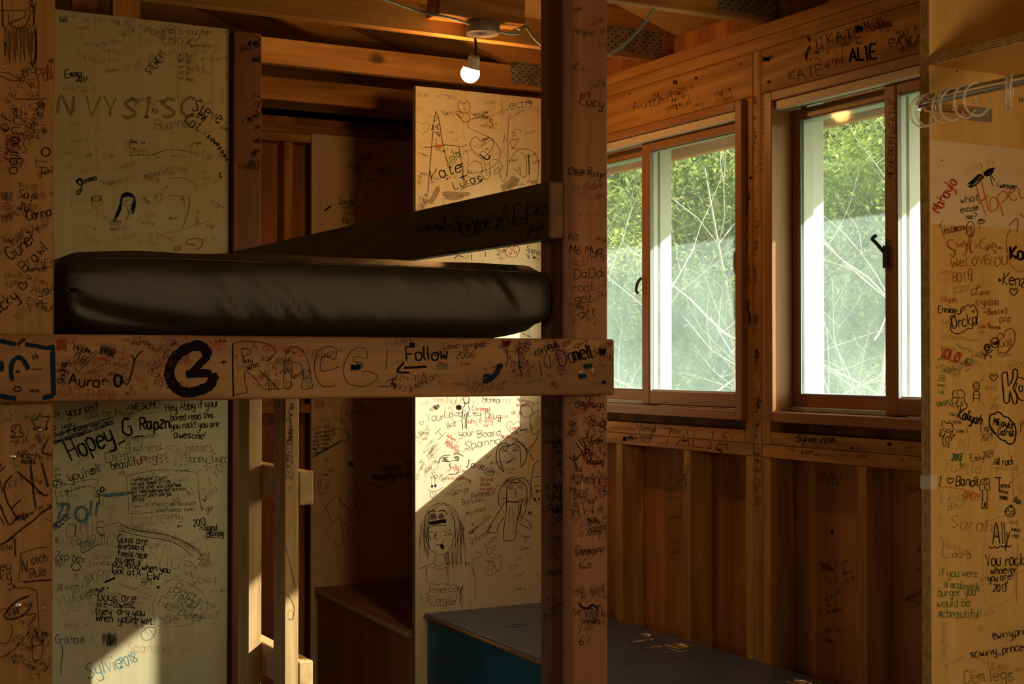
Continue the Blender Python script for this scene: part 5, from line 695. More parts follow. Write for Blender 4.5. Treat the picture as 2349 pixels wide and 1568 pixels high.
# ------------------------------------------------------------------ windows
def window(n, y0, y1, ymid, part_of):
    z0, z1 = -0.175, 0.79; w = empty('window_%d' % n, (2.72, (y0 + y1) / 2, z0), kind=S)
    fr = MB(); jt = 0.032
    fr.box(2.652, 2.765, y0, y0 + jt, z0, z1, WINWOOD['Z'], 0.002); fr.box(2.652, 2.765, y1 - jt, y1, z0, z1, WINWOOD['Z'], 0.002)
    fr.box(2.652, 2.765, y0 + jt, y1 - jt, z1 - 0.026, z1, WINWOOD['Y'], 0.002); fr.box(2.652, 2.765, y0 + jt, y1 - jt, z0, z0 + 0.030, WINWOOD['Y'], 0.002)
    fr.build('window_frame', w)
    a, b = y0 + jt, y1 - jt
    bxo('head_track', w, 2.664, 2.689, a + 0.002, b - 0.002, z1 - 0.052, z1 - 0.0265, TRACK)
    bxo('head_track', w, 2.708, 2.7255, a + 0.002, b - 0.002, z1 - 0.046, z1 - 0.0265, GREYSTRIP)
    bxo('sill_track', w, 2.719, 2.7275, a + 0.002, b - 0.002, z0 + 0.0305, z0 + 0.044, WHITE)
    zb, zt = z0 + 0.034, z1 - 0.019
    def sash(ya, yb, xi, xo, nm):
        xf = xo; xo = xi + (0.013 if nm == 'in' else 0.005); m = MB(); st = 0.044; sb = 0.044 if nm == 'in' else 0.030
        m.box(xi, xo, ya, ya + st, zb, zt - 0.032, WINWOOD['Z'], 0.003); m.box(xi, xo, yb - sb, yb, zb, zt - 0.032, WINWOOD['Z'], 0.003)
        m.box(xi + 0.001, xo - 0.001, ya + st, yb - sb, zb, zb + 0.046, WINWOOD['Y'], 0.003); m.box(xi + 0.001, xo - 0.001, ya + st, yb - sb, zt - 0.062, zt - 0.032, WINWOOD['Y'], 0.003)
        if n == 2 and nm == 'in': marks(m, 'stile2')
        s = m.build('sash', w)
        c = MB(); xm = xo + 0.0003; xw = xf + (0.006 if nm == 'in' else 0.020) - xm                         # white cladding outside, weatherstrip beside the pane
        for u, v in ((ya, ya + st + 0.004), (yb - sb - 0.004, yb)): c.box(xm, xm + xw, u, v, zb, zt - 0.03, WHITE, 0.001)
        c.box(xm, xm + xw, ya + st, yb - sb, zb, zb + 0.05, WHITE, 0.001); c.box(xm, xm + xw, ya + st, yb - sb, zt - 0.066, zt - 0.03, WHITE, 0.001)
        c.build('outer_cladding', s)
        g = MB(); 
        for u, v in ((ya + st, ya + st + 0.004), (yb - sb - 0.004, yb - sb)): g.box(xi + 0.003, xi + 0.0155, u, v, zb + 0.046, zt - 0.062, GREYSTRIP, 0)
        g.build('weatherstrip', s)
        p = MB(); xc = xi + (0.016 if nm == 'in' else 0.004)
        p.box(xc, xc + 0.004, ya + st, yb - sb, zb + 0.046, zt - 0.062, GLASS, 0); p.build('pane', s)
        return s
    s_in = sash(a + 0.003, ymid + 0.022, 2.690, 2.718, 'in')          # sliding sash on the room side
    s_out = sash(ymid - 0.026, b - 0.002, 2.728, 2.760, 'out')
    h = MB()
    if n == 1:
        h.lathe([(0.0005, -0.006), (0.02, -0.006), (0.024, 0.0), (0.02, 0.008), (0.0005, 0.012)], (0, 0, 0), BRONZE, 20, 0)
        for v in h.bm.verts: v.co = Vector((2.689 - max(v.co.x, -0.0005) * 0.9, a + 0.036 + v.co.y * 0.62, 0.306 + v.co.z * 1.75))
        h.build('handle', s_in, label='dark bronze pull handle')
        l = MB(); l.tube(curve([(2.684, ymid + 0.015, 0.285), (2.676, ymid + 0.024, 0.268), (2.676, ymid + 0.034, 0.245), (2.678, ymid + 0.026, 0.232)]), 0.005, BRONZE); l.build('latch', s_in, label='small dark latch')
    else:
        l = MB(); l.box(2.680, 2.6895, ymid + 0.004, ymid + 0.02, 0.25, 0.31, BRONZE, 0.002); l.tube(curve([(2.684, ymid + 0.014, 0.29), (2.672, ymid + 0.034, 0.318), (2.670, ymid + 0.046, 0.330), (2.670, ymid + 0.032, 0.338)]), 0.005, BRONZE); l.build('latch', s_in, label='small dark latch')
    ex = MB()                                              # white trim outside
    ex.box(2.781, 2.845, y0 - 0.05, y0 + jt + 0.006, z0 - 0.03, z1 + 0.05, WHITE, 0.001); ex.box(2.781, 2.845, y1 - jt - 0.006, y1 + 0.05, z0 - 0.03, z1 + 0.05, WHITE, 0.001)
    ex.box(2.781, 2.845, y0 + jt, y1 - jt, z1 - 0.014, z1 + 0.05, WHITE, 0.001); ex.box(2.781, 2.86, y0 + jt, y1 - jt, z0 - 0.03, z0 + 0.04, WHITE, 0.001)
    ex.build('outer_trim', w)
    return w
window(1, 3.42, 4.53, 3.992, None)
window(2, 2.22, 3.31, 2.832, None)

# ------------------------------------------------------------------ plywood panels with writing
def panel(name, x0, x1, y0, y1, z0, z1, mat, mk, edge=EDGE_Y, **props):
    m = MB(); m.box(x0, x1, y0, y1, z0, z1, mat, 0.0008)
    if edge is not None:
        k = m.mi(edge)
        for f in m.bm.faces:
            if abs(f.normal.x) > 0.9 or f.calc_center_median().x < x0 + 0.0006: f.material_index = k
    m.bm.normal_update()
    if mk: marks(m, mk)
    return m.build(name, at=((x0 + x1) / 2, (y0 + y1) / 2, z0), **props)
panel('plywood_panel', -0.60, 1.298, 4.16, 4.178, -1.5, 1.003, PLY_LEFT, 'left_panel', edge=None, category='panel', label='tall pale plywood panel covered in writing behind the bunk mattress, between the bunk posts')
panel('plywood_panel', 2.135, 2.66, 5.682, 5.699, -1.499, 0.966, PLY_BACK, 'back_panel', edge=None, category='panel', label='dim tan plywood panel on the back wall of the nook above the brown shelf')
panel('plywood_partition', 2.105, 2.664, 4.57, 4.594, -1.499, 0.977, PLY_FAR, 'far_panel', category='partition', label='pale plywood partition full of drawings and names, standing at the end of the blue bench')

# ------------------------------------------------------------------ nook bench behind the partition
r = empty('nook_bench', (2.39, 5.13, -1.5), category='bench', label='unpainted bench with a dark brown top running back behind the pale partition')
m = MB(); m.prism([(2.085, 4.596), (2.660, 4.596), (2.660, 5.680), (2.150, 5.680)], 2, -0.97, -0.950, SHELFW); m.build('seat_board', r)
m = MB(); m.box(2.088, 2.103, 4.598, 5.678, -0.969, -0.951, PLY_FAR, 0)
for v in m.bm.verts: v.co.x += (v.co.y - 4.6) * 0.060 - 0.0045
m.build('front_edge', r, label='pale plywood front edge')
m = MB(); m.box(2.105, 2.12, 4.60, 5.679, -1.499, -0.9705, BENCHF, 0)
for v in m.bm.verts: v.co.x += (v.co.y - 4.6) * 0.055
marks(m, 'nook_front'); m.build('front_panel', r)

# ------------------------------------------------------------------ blue storage bench under the windows
r = empty('storage_bench', (2.39, 3.3, -1.5), category='bench', label='long blue painted storage bench with a worn hinged lid below the windows')
m = MB(); m.prism([(2.108, 2.13), (2.108, 3.55), (2.142, 4.566), (2.600, 4.566), (2.600, 2.13)], 2, -0.906, -0.887, BLUE_TOP); marks(m, 'bench_top'); lid = m.build('lid', r)
m = MB(); m.prism([(2.6015, 2.13), (2.6015, 4.566), (2.668, 4.566), (2.668, 2.13)], 2, -0.906, -0.887, BLUE_TOP); m.build('back_strip', r)
m = MB(); m.tube([(2.1075, 2.13, -0.8965), (2.1075, 3.55, -0.8965), (2.1415, 4.565, -0.8965)], 0.0062, WORN, 8); m.build('worn_edge', lid, label='bare scuffed wood along the lid edge')
m = MB(); m.prism([(2.118, 2.131), (2.118, 3.55), (2.152, 4.565), (2.170, 4.565), (2.136, 3.55), (2.136, 2.131)], 2, -1.499, -0.9065, BLUE_FRONT); marks(m, 'bench_front'); m.build('front_panel', r)
bxo('end_panel', r, 2.171, 2.667, 4.548, 4.566, -1.499, -0.9065, BLUE_FRONT); bxo('end_panel', r, 2.137, 2.667, 2.131, 2.149, -1.499, -0.9065, BLUE_FRONT)
for hy, full in ((3.855, 0), (3.660, 1), (3.08, 1)):
    m = MB(); L_ = 0.055 if not full else 0.075
    m.tube([(2.6008, hy - L_ / 2, -0.8835), (2.6008, hy + L_ / 2, -0.8835)], 0.0042, SCREW, 10)
    m.box(2.565 if full else 2.592, 2.6005, hy - L_ / 2, hy + L_ / 2, -0.8869, -0.8852, BRASS, 0.0005); m.box(2.601, 2.635 if full else 2.607, hy - L_ / 2, hy + L_ / 2, -0.8869, -0.8852, BRASS, 0.0005)
    m.build('hinge', lid, label='tarnished hinge')

# ------------------------------------------------------------------ bunk bed
r = empty('bunk_bed', (0.88, 3.2, -1.5), category='bunk bed', label='heavy wooden bunk bed covered in writing, with thick posts and a front beam')
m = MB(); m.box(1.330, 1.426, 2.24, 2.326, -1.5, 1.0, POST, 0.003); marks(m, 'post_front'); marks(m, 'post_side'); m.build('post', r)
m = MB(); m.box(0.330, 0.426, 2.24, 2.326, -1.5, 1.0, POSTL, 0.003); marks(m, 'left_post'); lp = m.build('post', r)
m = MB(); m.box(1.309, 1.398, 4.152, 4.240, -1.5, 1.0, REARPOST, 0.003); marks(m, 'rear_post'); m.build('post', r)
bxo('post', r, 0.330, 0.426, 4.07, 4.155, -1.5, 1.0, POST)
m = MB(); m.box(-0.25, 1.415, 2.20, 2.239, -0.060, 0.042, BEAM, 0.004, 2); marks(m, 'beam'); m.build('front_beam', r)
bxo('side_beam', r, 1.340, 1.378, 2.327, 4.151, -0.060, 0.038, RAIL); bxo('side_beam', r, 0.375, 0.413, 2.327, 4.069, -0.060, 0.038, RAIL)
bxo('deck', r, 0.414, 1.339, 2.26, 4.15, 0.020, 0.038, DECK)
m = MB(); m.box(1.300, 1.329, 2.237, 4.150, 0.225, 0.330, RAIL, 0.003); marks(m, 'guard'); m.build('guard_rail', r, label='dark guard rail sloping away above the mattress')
bxo('lower_deck', r, 0.43, 1.25, 2.27, 4.155, -1.13, -1.11, DECK); bxo('lower_beam', r, 0.427, 1.329, 2.245, 2.283, -1.16, -1.05, BEAM)
for (px, py, rad) in ((10, 152, 4), (97, 283, 4), (93, 685, 5), (93, 985, 5), (32, 1047, 8), (43, 1388, 9), (98, 1394, 4)):
    p = on_plane(px, py, 1, 2.24); m = MB(); q = rad * 0.00066
    m.lathe([(q * 0.9, 0.001), (q, 0.0), (q * 0.8, -0.0016), (0.0002, -0.0024)], p, SCREW, 12, 1)
    for v in m.bm.verts: v.co.y = 2 * p.y - v.co.y if v.co.y > p.y + 0.0012 else v.co.y
    m.build('screw', lp, label='shiny steel screw head')

# ladder on the open side of the bunk
r = empty('bunk_ladder', (1.29, 3.75, -1.5), category='ladder', label='rough pine ladder with thick rungs standing under the bunk beside the pale panel')
for y0, k in ((3.55, 'ladder_near'), (3.85, 'ladder_far')):
    m = MB(); m.box(1.261, 1.2995, y0, y0 + 0.088, -1.5, 0.018, PINE, 0.002); marks(m, k); m.build('rail', r)
for zt in (-0.287, -0.785, -1.22):
    m = MB(); m.box(1.300, 1.340, 3.548, 3.96, zt - 0.089, zt, PINEY, 0.004, 2); m.build('rung', r)

# ------------------------------------------------------------------ mattresses
def mattress(name, x0, x1, y0, y1, z0, z1, seed, wr, **props):
    rnd = random.Random(seed); nx, ny, nz = 90, 40, 22; R = 0.040; b = bmesh.new(); idx = {}
    c = Vector(((x0 + x1) / 2, (y0 + y1) / 2, (z0 + z1) / 2)); h = Vector(((x1 - x0) / 2, (y1 - y0) / 2, (z1 - z0) / 2))
    folds = [(rnd.uniform(0.25, 0.93), rnd.uniform(0.015, 0.03), rnd.uniform(0.5, 1.0)) for _ in range(17)]
    def put(u, v, w):
        k = (round(u, 5), round(v, 5), round(w, 5))
        if k in idx: return idx[k]
        q = Vector((u * h.x, v * h.y, w * h.z)); inner = Vector([max(-(hh - R), min(hh - R, t)) for t, hh in zip(q, h)])
        d = q - inner; p = inner + (d.normalized() * R if d.length > R else d) if d.length > 1e-9 else q
        n = d.normalized() if d.length > 1e-9 else Vector((0, 0, 1))
        s = (u + 1) / 2
        if v < -0.6:                                      # front face: bulge and diagonal pull wrinkles
            e = (1 - w * w); p.y -= 0.018 * e
            ed = max(0.0, 1 - abs(u) ** 8) * e
            for f0, fw, fa in folds:
                t = s - f0 - 0.055 * (w * -1); g = math.exp(-(t / (fw * 0.6)) ** 2) - 0.6 * math.exp(-((t - fw) / (fw * 0.7)) ** 2)
                p.y -= 0.012 * fa * g * ed * (0.5 + 0.5 * math.cos(w * 1.8 + f0 * 5)) * wr
            if -0.95 < u < -0.55: p.y += 0.010 * math.exp(-((w + 0.55 + (u + 0.8) * 1.1) / 0.18) ** 2) * wr
        if w > 0.5: p.z += 0.010 * math.cos(u * 1.5) * math.cos(v * 1.4) + 0.004 * mnoise.noise(Vector((u * 3, v * 3, seed))) - 0.030 * max(0, -u - 0.62) ** 1.5
        if w < 0 and u > 0.62: p.z += 0.030 * ((u - 0.62) / 0.38) ** 2.0 * (-w) ** 1.5    # the right end lifts off the deck
        if w < 0 and u < -0.8: p.z += 0.015 * ((-u - 0.8) / 0.2) ** 2
        vv = b.verts.new(c + p); idx[k] = vv; return vv
    def grid(f, a, bb):
        for i in range(a):
            for j in range(bb):
                q = [f(-1 + 2 * ii / a, -1 + 2 * jj / bb) for ii, jj in ((i, j), (i + 1, j), (i + 1, j + 1), (i, j + 1))]
                try: b.faces.new([put(*t) for t in q])
                except ValueError: pass
    grid(lambda s, t: (s, -1, t), nx, nz); grid(lambda s, t: (s, 1, t), nx, nz); grid(lambda s, t: (s, t, 1), nx, ny); grid(lambda s, t: (s, t, -1), nx, ny)
    grid(lambda s, t: (-1, s, t), ny, nz); grid(lambda s, t: (1, s, t), ny, nz)
    bmesh.ops.recalc_face_normals(b, faces=b.faces[:])
    m = MB(); m.take(b, VINYL, True); o = m.build(name, at=(c.x, c.y, z0), **props)
    sm = MB(); ring = []
    for t in range(41):
        u = -0.93 + 1.9 * t / 40; ring.append((c.x + u * h.x * 0.97, y0 + 0.004, z1 - 0.0135 - 0.03 * max(0, -u - 0.62) ** 1.5 - 0.004 * max(0, u - .5)))
    sm.tube(ring, 0.0016, VINYL, 6); sm.build('piping', o)
    return o
mattress('mattress', 0.44, 1.338, 2.285, 4.12, 0.040, 0.181, 4, 1.0, category='mattress', label='thick dark brown vinyl mattress on the top bunk, above the front beam')
mattress('mattress', 0.45, 1.235, 2.30, 4.14, -1.108, -0.955, 9, 0.3, category='mattress', label='lower bunk mattress, its far edge just showing at the bottom left')

# ------------------------------------------------------------------ closet at right, with its curtain rod
r = empty('closet', (2.38, 0.9, -1.5), category='closet', label='plywood closet at the right edge of the picture, its side panel covered in names')
def cpanel(y0, y1, mk):
    m = MB(); m.box(2.100, 2.664, y0, y1, -1.499, 1.003, PLY_CLOSET, 0.0008); k = m.mi(EDGE_Y); m.bm.normal_update()
    for f in m.bm.faces:
        if f.calc_center_median().x < 2.1006: f.material_index = k
    if mk:
        m.box(2.1015, 2.660, y0 - 0.0012, y0 + 0.002, 0.277, 0.446, PALE_BAND, 0.0004)          # a paler band of colour across the panel face
        marks(m, mk)
    return m.build('side_panel', r)
sp_ = cpanel(2.100, 2.126, 'closet'); cpanel(-0.33, -0.304, None)
m = MB(); m.box(2.100, 2.664, -0.303, 2.0995, 0.596, 0.614, PLY_CLOSET, 0.0008); k = m.mi(EDGE_Z); m.bm.normal_update()
for f in m.bm.faces:
    if f.calc_center_median().x < 2.1006: f.material_index = k
marks(m, 'shelf_under'); m.build('shelf', r)
m = MB(); m.box(2.0985, 2.0999, 2.0985, 2.127, -0.255, -0.228, CLEAR, 0.0003); m.box(2.0985, 2.116, 2.0984, 2.0996, -0.255, -0.226, TRACK, 0.0003); m.build('tape', sp_, label='scrap of clear sticky tape')

r = empty('curtain_rod', (2.03, 1.7, 0.508), category='curtain rod', label='shiny metal curtain rod bending back to the closet panel')
m = MB(); m.tube([(2.03, -0.20, 0.508), (2.03, 2.015, 0.508)], 0.0105, RODM, 16); m.build('rod', r)
m = MB(); m.tube(curve([(2.03, 2.0145, 0.508), (2.031, 2.035, 0.5075), (2.036, 2.056, 0.506), (2.050, 2.071, 0.505), (2.075, 2.077, 0.505), (2.12, 2.079, 0.506), (2.19, 2.083, 0.508)], 5), 0.0102, CHROME, 16); m.build('elbow', r, label='curved chrome end of the rod')
m = MB(); m.box(2.180, 2.272, 2.0935, 2.0992, 0.494, 0.522, FLANGE, 0.002); m.box(2.180, 2.20, 2.085, 2.0935, 0.498, 0.518, FLANGE, 0.002); fl = m.build('bracket', r, label='flat grey bracket screwed to the panel')
m = MB(); m.lathe([(0.0035, 0.0), (0.0035, 0.001), (0.001, 0.002)], (2.262, 2.0933, 0.508), SCREW, 10, 1); m.build('screw', fl)
RINGS = [  # y along the rod, turn about the vertical, lean, drop label
    (2.050, -0.10, 0.12, 'clear ring bent round the rod elbow, outermost of two'), (2.036, -0.02, 0.18, 'clear ring bent round the rod elbow, just right of the outermost'),
    (1.994, 0.10, 0.16, 'third clear curtain ring from the elbow'), (1.982, 0.20, -0.10, 'fourth clear curtain ring from the elbow, touching its neighbour'),
    (1.968, -0.08, 0.20, 'clear curtain ring in the middle of the bunch, leaning'), (1.938, 0.05, 0.05, 'clear curtain ring left of the widest open ring'),
    (1.908, -0.12, 0.10, 'widest open clear curtain ring on the rod'), (1.838, 0.72, 0.03, 'leftmost of three edge-on clear rings by the picture edge'),
    (1.832, 0.80, -0.02, 'middle of three edge-on clear rings by the picture edge'), (1.826, 0.66, 0.05, 'rightmost of three edge-on clear rings by the picture edge')]
for i, (yy, yaw, lean, lab) in enumerate(RINGS):
    cx = 2.03 + (0.004 if i < 2 else 0); R0 = 0.0305; m = MB()
    M = Matrix.Rotation(yaw, 3, 'Z') @ Matrix.Rotation(lean, 3, 'X'); ctr = Vector((cx, yy, 0.508 + 0.0108 + 0.0018 - R0))
    pts = [ctr + M @ Vector((R0 * math.sin(a), 0, R0 * math.cos(a))) for a in [2.05 + 2 * math.pi * 0.93 * t / 40 for t in range(41)]]
    m.tube(pts, 0.0024, CLEAR, 8); rr = m.build('curtain_ring', at=ctr, category='curtain ring', label=lab, group='clear curtain rings on the rod')
    k = MB()
    for e in (pts[0], pts[-1]): k.lathe([(0.0005, -0.003), (0.0026, -0.0018), (0.003, 0.0), (0.0026, 0.0018), (0.0005, 0.003)], e, CLEAR, 8)
    k.build('clasp', rr)

# ------------------------------------------------------------------ bare bulb and its wiring
r = empty('pendant_lamp', (2.008, 3.868, 1.043), category='lamp', label='lit bare bulb hanging from a round grey ceiling box')
m = MB(); m.lathe([(0.050, 0.0), (0.053, -0.002), (0.053, -0.034), (0.050, -0.037), (0.046, -0.038), (0.044, -0.035), (0.012, -0.034), (0.010, -0.037)], (2.008, 3.868, 1.043), LAMPW, 32); m.build('junction_box', r)
m = MB(); m.box(1.998, 2.020, 3.826, 3.838, 1.0045, 1.0075, BRASS, 0.001); m.build('cover_screw', r)
A = on_plane(1090, 92, 1, 3.866); Bp = on_plane(1089, 128, 1, 3.892); Cp = on_plane(1076, 178, 1, 3.915)
m = MB(); m.tube(curve([A + Vector((0, 0, 0.006)), A * 0.6 + Bp * 0.4 + Vector((0.004, 0, 0)), Bp + Vector((0.003, 0, 0.002))]), 0.0042, BLACK, 8); m.build('cord', r)
ax = (Cp - Bp).normalized()
def alongaxis(m, prof, mat):
    n0 = len(m.bm.verts); m.lathe(prof, (0, 0, 0), mat, 28); m.bm.verts.ensure_lookup_table(); q = Vector((0, 0, 1)).rotation_difference(ax)
    for v in m.bm.verts[n0:]: v.co = q @ v.co + Bp
m = MB(); alongaxis(m, [(0.004, -0.003), (0.0155, -0.002), (0.0175, 0.0), (0.0155, 0.002), (0.0145, 0.004)], LAMPW); m.build('socket_rim', r)
m = MB(); alongaxis(m, [(0.0165, 0.003), (0.0185, 0.010), (0.0205, 0.026), (0.0240, 0.036), (0.0265, 0.040)], SOCKET); bs = m.build('bulb_base', r)
prof = [(0.0262, 0.0402)] + [(0.0290 * math.cos(t), 0.0555 + 0.0285 * math.sin(t)) for t in [(-0.50 + 2.05 * i / 14) for i in range(14)]] + [(0.0006, 0.084)]
m = MB(); alongaxis(m, prof, BULB); m.build('bulb', r, label='glowing white globe')
def cable(name, pts, label, rad=0.0040):
    m = MB(); m.tube(curve(pts, 8), rad, CABLE, 8); return m.build(name, at=pts[0], category='cable', label=label, group='electric cables by the bulb')
cable('electric_cable', [(1.62, 3.917, 1.12), (1.70, 3.916, 1.088), (1.80, 3.914, 1.067), (1.830, 3.86, 1.046), (1.842, 3.830, 1.037), (1.90, 3.831, 1.031), (1.953, 3.850, 1.028)], 'grey cable drooping to the ceiling box from the left')
cable('electric_cable', [(2.062, 3.868, 1.022), (2.10, 3.866, 1.018), (2.135, 3.868, 1.024), (2.146, 3.872, 1.036), (2.143, 3.89, 1.044), (2.144, 3.905, 1.060), (2.150, 3.91, 1.066)], 'short grey cable looping out of the right side of the ceiling box')
cable('electric_cable', [(2.142, 3.915, 1.070), (2.150, 3.89, 1.058), (2.159, 3.86, 1.040), (2.150, 3.75, 0.965), (2.191, 3.62, 0.905), (2.233, 3.50, 0.898), (2.262, 3.40, 0.944), (2.282, 3.345, 1.002), (2.29, 3.312, 1.05)], 'blue grey cable swinging between two trusses behind the big post')
m = MB(); m.tube(curve([on_plane(1750, 213, 0, 2.664), on_plane(1754, 222, 0, 2.660), on_plane(1758, 400, 0, 2.664), on_plane(1763, 650, 0, 2.664), on_plane(1767, 800, 0, 2.664), on_plane(1769, 941, 0, 2.664)], 6), 0.0014, WHITE, 6)
m.build('thin_wire', at=(2.664, 3.3, -0.15), category='wire', label='thin white wire running down beside the right window')
# ------------------------------------------------------------------ outside: ground, hillside, woods
EARTH = plain('leaf_litter', (0.17, 0.18, 0.08), 0.9, spec=0.1, bump=0.6, bscale=14.0, var=0.6)
BARK = wood('bark', (0.30, 0.25, 0.18), (0.14, 0.11, 0.08), 'Z', grime=0.4, rough=0.9, spec=0.1)
PALEBARK = wood('pale_bark', (0.62, 0.56, 0.48), (0.44, 0.38, 0.31), 'Z', grime=0.15, rough=0.9, spec=0.1)
def leafmat(name, c):
    m, nt, out = newmat(name); oi = N(nt, 'ShaderNodeTexCoord'); no = N(nt, 'ShaderNodeTexNoise', Scale=1.3, Detail=4.0); nt.links.new(oi.outputs['Object'], no.inputs['Vector'])
    col = ramp(nt, no.outputs[0], [(0.3, tuple(x * 0.55 for x in c)), (0.7, tuple(min(1, x * 1.5) for x in c))])
    d = N(nt, 'ShaderNodeBsdfDiffuse'); t = N(nt, 'ShaderNodeBsdfTranslucent'); mx = N(nt, 'ShaderNodeMixShader'); mx.inputs[0].default_value = 0.4
    nt.links.new(col, d.inputs[0]); nt.links.new(col, t.inputs[0]); nt.links.new(d.outputs[0], mx.inputs[1]); nt.links.new(t.outputs[0], mx.inputs[2]); nt.links.new(mx.outputs[0], out.inputs[0]); return m
LEAF = [leafmat('leaves_deep_green', (0.15, 0.22, 0.07)), leafmat('leaves_olive', (0.26, 0.30, 0.09)), leafmat('leaves_yellow_green', (0.36, 0.40, 0.12))]
def ground_z(x, y):
    d = math.hypot(max(0, x - 3.0), max(0, y - 5.0) * 0.5); t = max(0.0, d - 4.0)
    return -2.1 + 0.10 * min(t, 6) + 0.19 * max(0, t - 6) + 0.18 * mnoise.noise(Vector((x * 0.3, y * 0.3, 0)))
m = MB(); n = 70; vs = []; fs = []
for i in range(n + 1):
    for j in range(n + 1):
        x = -30 + 80 * i / n; y = -30 + 80 * j / n; z = ground_z(x, y)
        if -2.6 < x < 3.4 and -3.3 < y < 6.6: z = -2.1
        vs.append((x, y, z))
for i in range(n):
    for j in range(n): fs.append([i * (n + 1) + j, (i + 1) * (n + 1) + j, (i + 1) * (n + 1) + j + 1, i * (n + 1) + j + 1])
m.faces(vs, fs, EARTH, True); m.build('ground', at=(0, 0, -2.1), kind=S)
def branchy(mb, p, d, length, r, depth, rnd, mat, tips):
    pts = [p.copy()]; rad = [r]; q = p.copy(); dd = d.copy(); seg = 6
    for i in range(seg):
        dd = (dd + Vector((rnd.uniform(-1, 1), rnd.uniform(-1, 1), rnd.uniform(-0.6, 0.8))) * 0.30).normalized(); q = q + dd * (length / seg); pts.append(q.copy()); rad.append(r * (1 - 0.75 * (i + 1) / seg))
    mb.tube(pts, rad, mat, 5 if depth else 8, caps=False)
    tips += pts[3:]
    if depth < 3:
        for k in range(5 if depth == 0 else 4):
            i = rnd.randint(2, seg); a = Vector((rnd.uniform(-1, 1), rnd.uniform(-1, 1), rnd.uniform(-0.15, 0.7))).normalized()
            branchy(mb, pts[i], (dd * 0.45 + a).normalized(), length * rnd.uniform(0.36, 0.60), rad[i] * 0.62, depth + 1, rnd, mat, tips)
def leaves(mb, centres, per, spread, size, mats, rnd):
    for c in centres:
        for _ in range(per):
            p = c + Vector((rnd.gauss(0, spread), rnd.gauss(0, spread), rnd.gauss(0, spread * 0.8)))
            u = Vector((rnd.uniform(-1, 1), rnd.uniform(-1, 1), rnd.uniform(-1, 1))).normalized(); w = u.orthogonal().normalized(); s = size * rnd.uniform(0.6, 1.3)
            mb.faces([p - u * s, p - w * s * 0.45, p + u * s, p + w * s * 0.45], [[0, 1, 2, 3]], rnd.choice(mats))
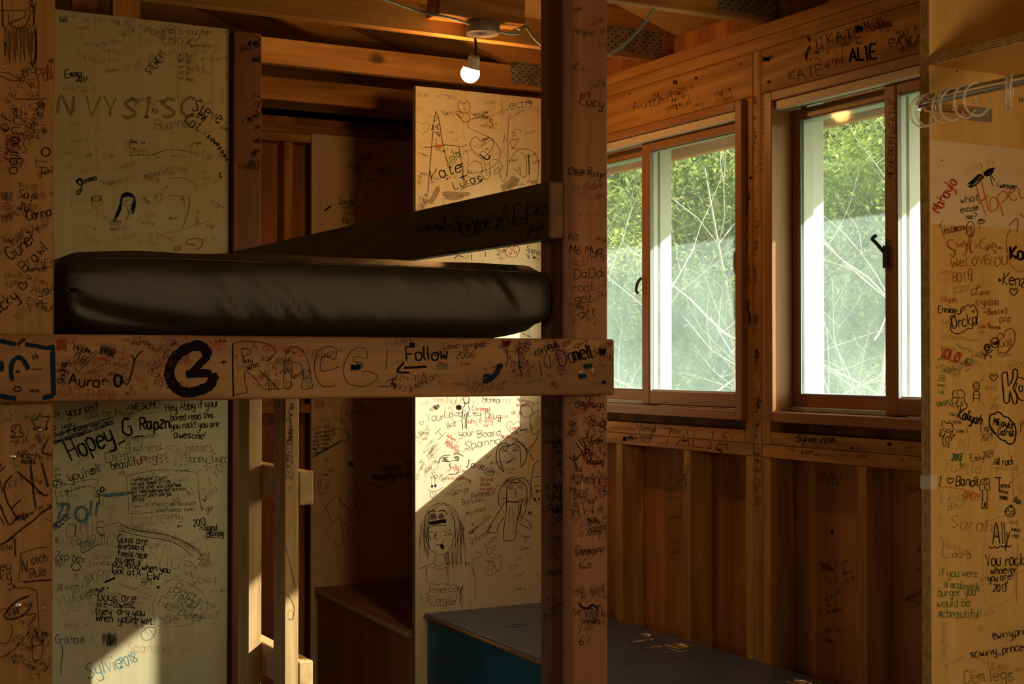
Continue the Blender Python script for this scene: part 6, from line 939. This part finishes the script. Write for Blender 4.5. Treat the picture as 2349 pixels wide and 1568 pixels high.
def tree(kind, x, y, scale, yaw, label, cache={}):
    z = ground_z(x, y)
    if kind not in cache:
        rnd = random.Random(kind + '7'); tips = []; tk = MB()
        if kind == 'bare':
            branchy(tk, Vector((0, 0, -EYE)), Vector((0.12, 0.05, 1)).normalized(), 4.6, 0.034, 0, rnd, PALEBARK, tips)
            for k in range(5): branchy(tk, Vector((0.05 * k, 0.03 * k, 0.8 + 0.5 * k - EYE)), Vector((rnd.uniform(-1, 1), rnd.uniform(-1, 1), 0.35)).normalized(), 1.6, 0.013, 1, rnd, PALEBARK, tips)
            lv = None
        else:
            h = 6.5 if kind != 'bush' else 2.2
            branchy(tk, Vector((0, 0, -EYE)), Vector((0.03, 0.0, 1)).normalized(), h, 0.13 if kind != 'bush' else 0.05, 0, rnd, BARK, tips)
            lv = MB(); cs = [Vector((rnd.gauss(0, 0.16 * h), rnd.gauss(0, 0.16 * h), -EYE + h * rnd.uniform(0.04, 1.0) ** 0.9)) for _ in range(150)]
            leaves(lv, cs + tips[::2], 150 if kind != 'bush' else 110, 0.20 * h / 5, 0.030 if kind != 'bush' else 0.020, [LEAF[0], LEAF[1]] if kind == 'green' else ([LEAF[1], LEAF[2]] if kind == 'olive' else LEAF), rnd)
        cache[kind] = (tk, lv); first = True
        root = empty('woodland_tree' if kind != 'bush' else 'woodland_bush', (0, 0, -EYE)); parts = [tk.build('trunk', root)]
        if lv is not None: parts.append(lv.build('foliage', root))
        cache[kind] = (root, parts)
    else:
        r0, p0 = cache[kind]; root = r0.copy(); COL.objects.link(root)
        for q in p0:
            c = q.copy(); COL.objects.link(c); c.parent = root
    root.location = (x, y, z + EYE - 0.05); root.rotation_euler = (0, 0, yaw); root.scale = (scale,) * 3
    root['label'] = label; root['category'] = 'tree' if kind != 'bush' else 'bush'; root['group'] = 'woods outside the windows'
def polar(ang, dist): a = math.radians(ang); return dist * math.sin(a), dist * math.cos(a)
WOODS = [('bare', 34.9, 8.6, 0.62, 0.4, 'slim pale bare tree close outside the left window'), ('bare', 41.9, 8.2, 0.66, 2.6, 'slim pale bare tree close outside the right window'),
         ('bare', 37.3, 10.5, 0.8, 4.0, 'pale bare tree further off at the right side of the left window'), ('bare', 43.7, 10.6, 0.8, 1.2, 'taller pale bare tree further off at the right side of the right window'),
         ('green', 33.2, 15.0, 0.9, 0.0, 'deep green tree at the left edge of the left window'), ('olive', 36.0, 16.5, 1.0, 1.3, 'olive green tree in the middle of the left window'),
         ('olive', 40.4, 15.5, 0.95, 3.1, 'yellowish green tree at the left side of the right window'), ('green', 43.0, 16.0, 0.9, 4.1, 'deep green tree in the middle of the right window'),
         ('green', 38.2, 19.0, 1.1, 2.2, 'distant deep green tree behind the studs between the windows'), ('olive', 46.0, 17.0, 1.0, 5.2, 'olive green tree beside the closet edge in the right window'),
         ('olive', 34.4, 23.0, 1.3, 0.8, 'distant olive tree high on the slope in the left window'), ('green', 41.6, 24.0, 1.3, 2.9, 'distant green tree high on the slope in the right window'),
         ('bush', 33.6, 11.6, 1.3, 0.3, 'low bush at the left edge of the left window'), ('bush', 36.6, 12.4, 1.4, 1.1, 'low bush at the right side of the left window'),
         ('bush', 40.4, 12.0, 1.4, 2.4, 'low bush at the left edge of the right window'), ('bush', 42.8, 13.0, 1.5, 3.3, 'low bush in the middle of the right window'), ('bush', 45.2, 12.4, 1.4, 4.4, 'low bush at the right edge of the right window')]
for k, a, d, s, yw, lab in WOODS: tree(k, *polar(a, d), s, yw, lab)
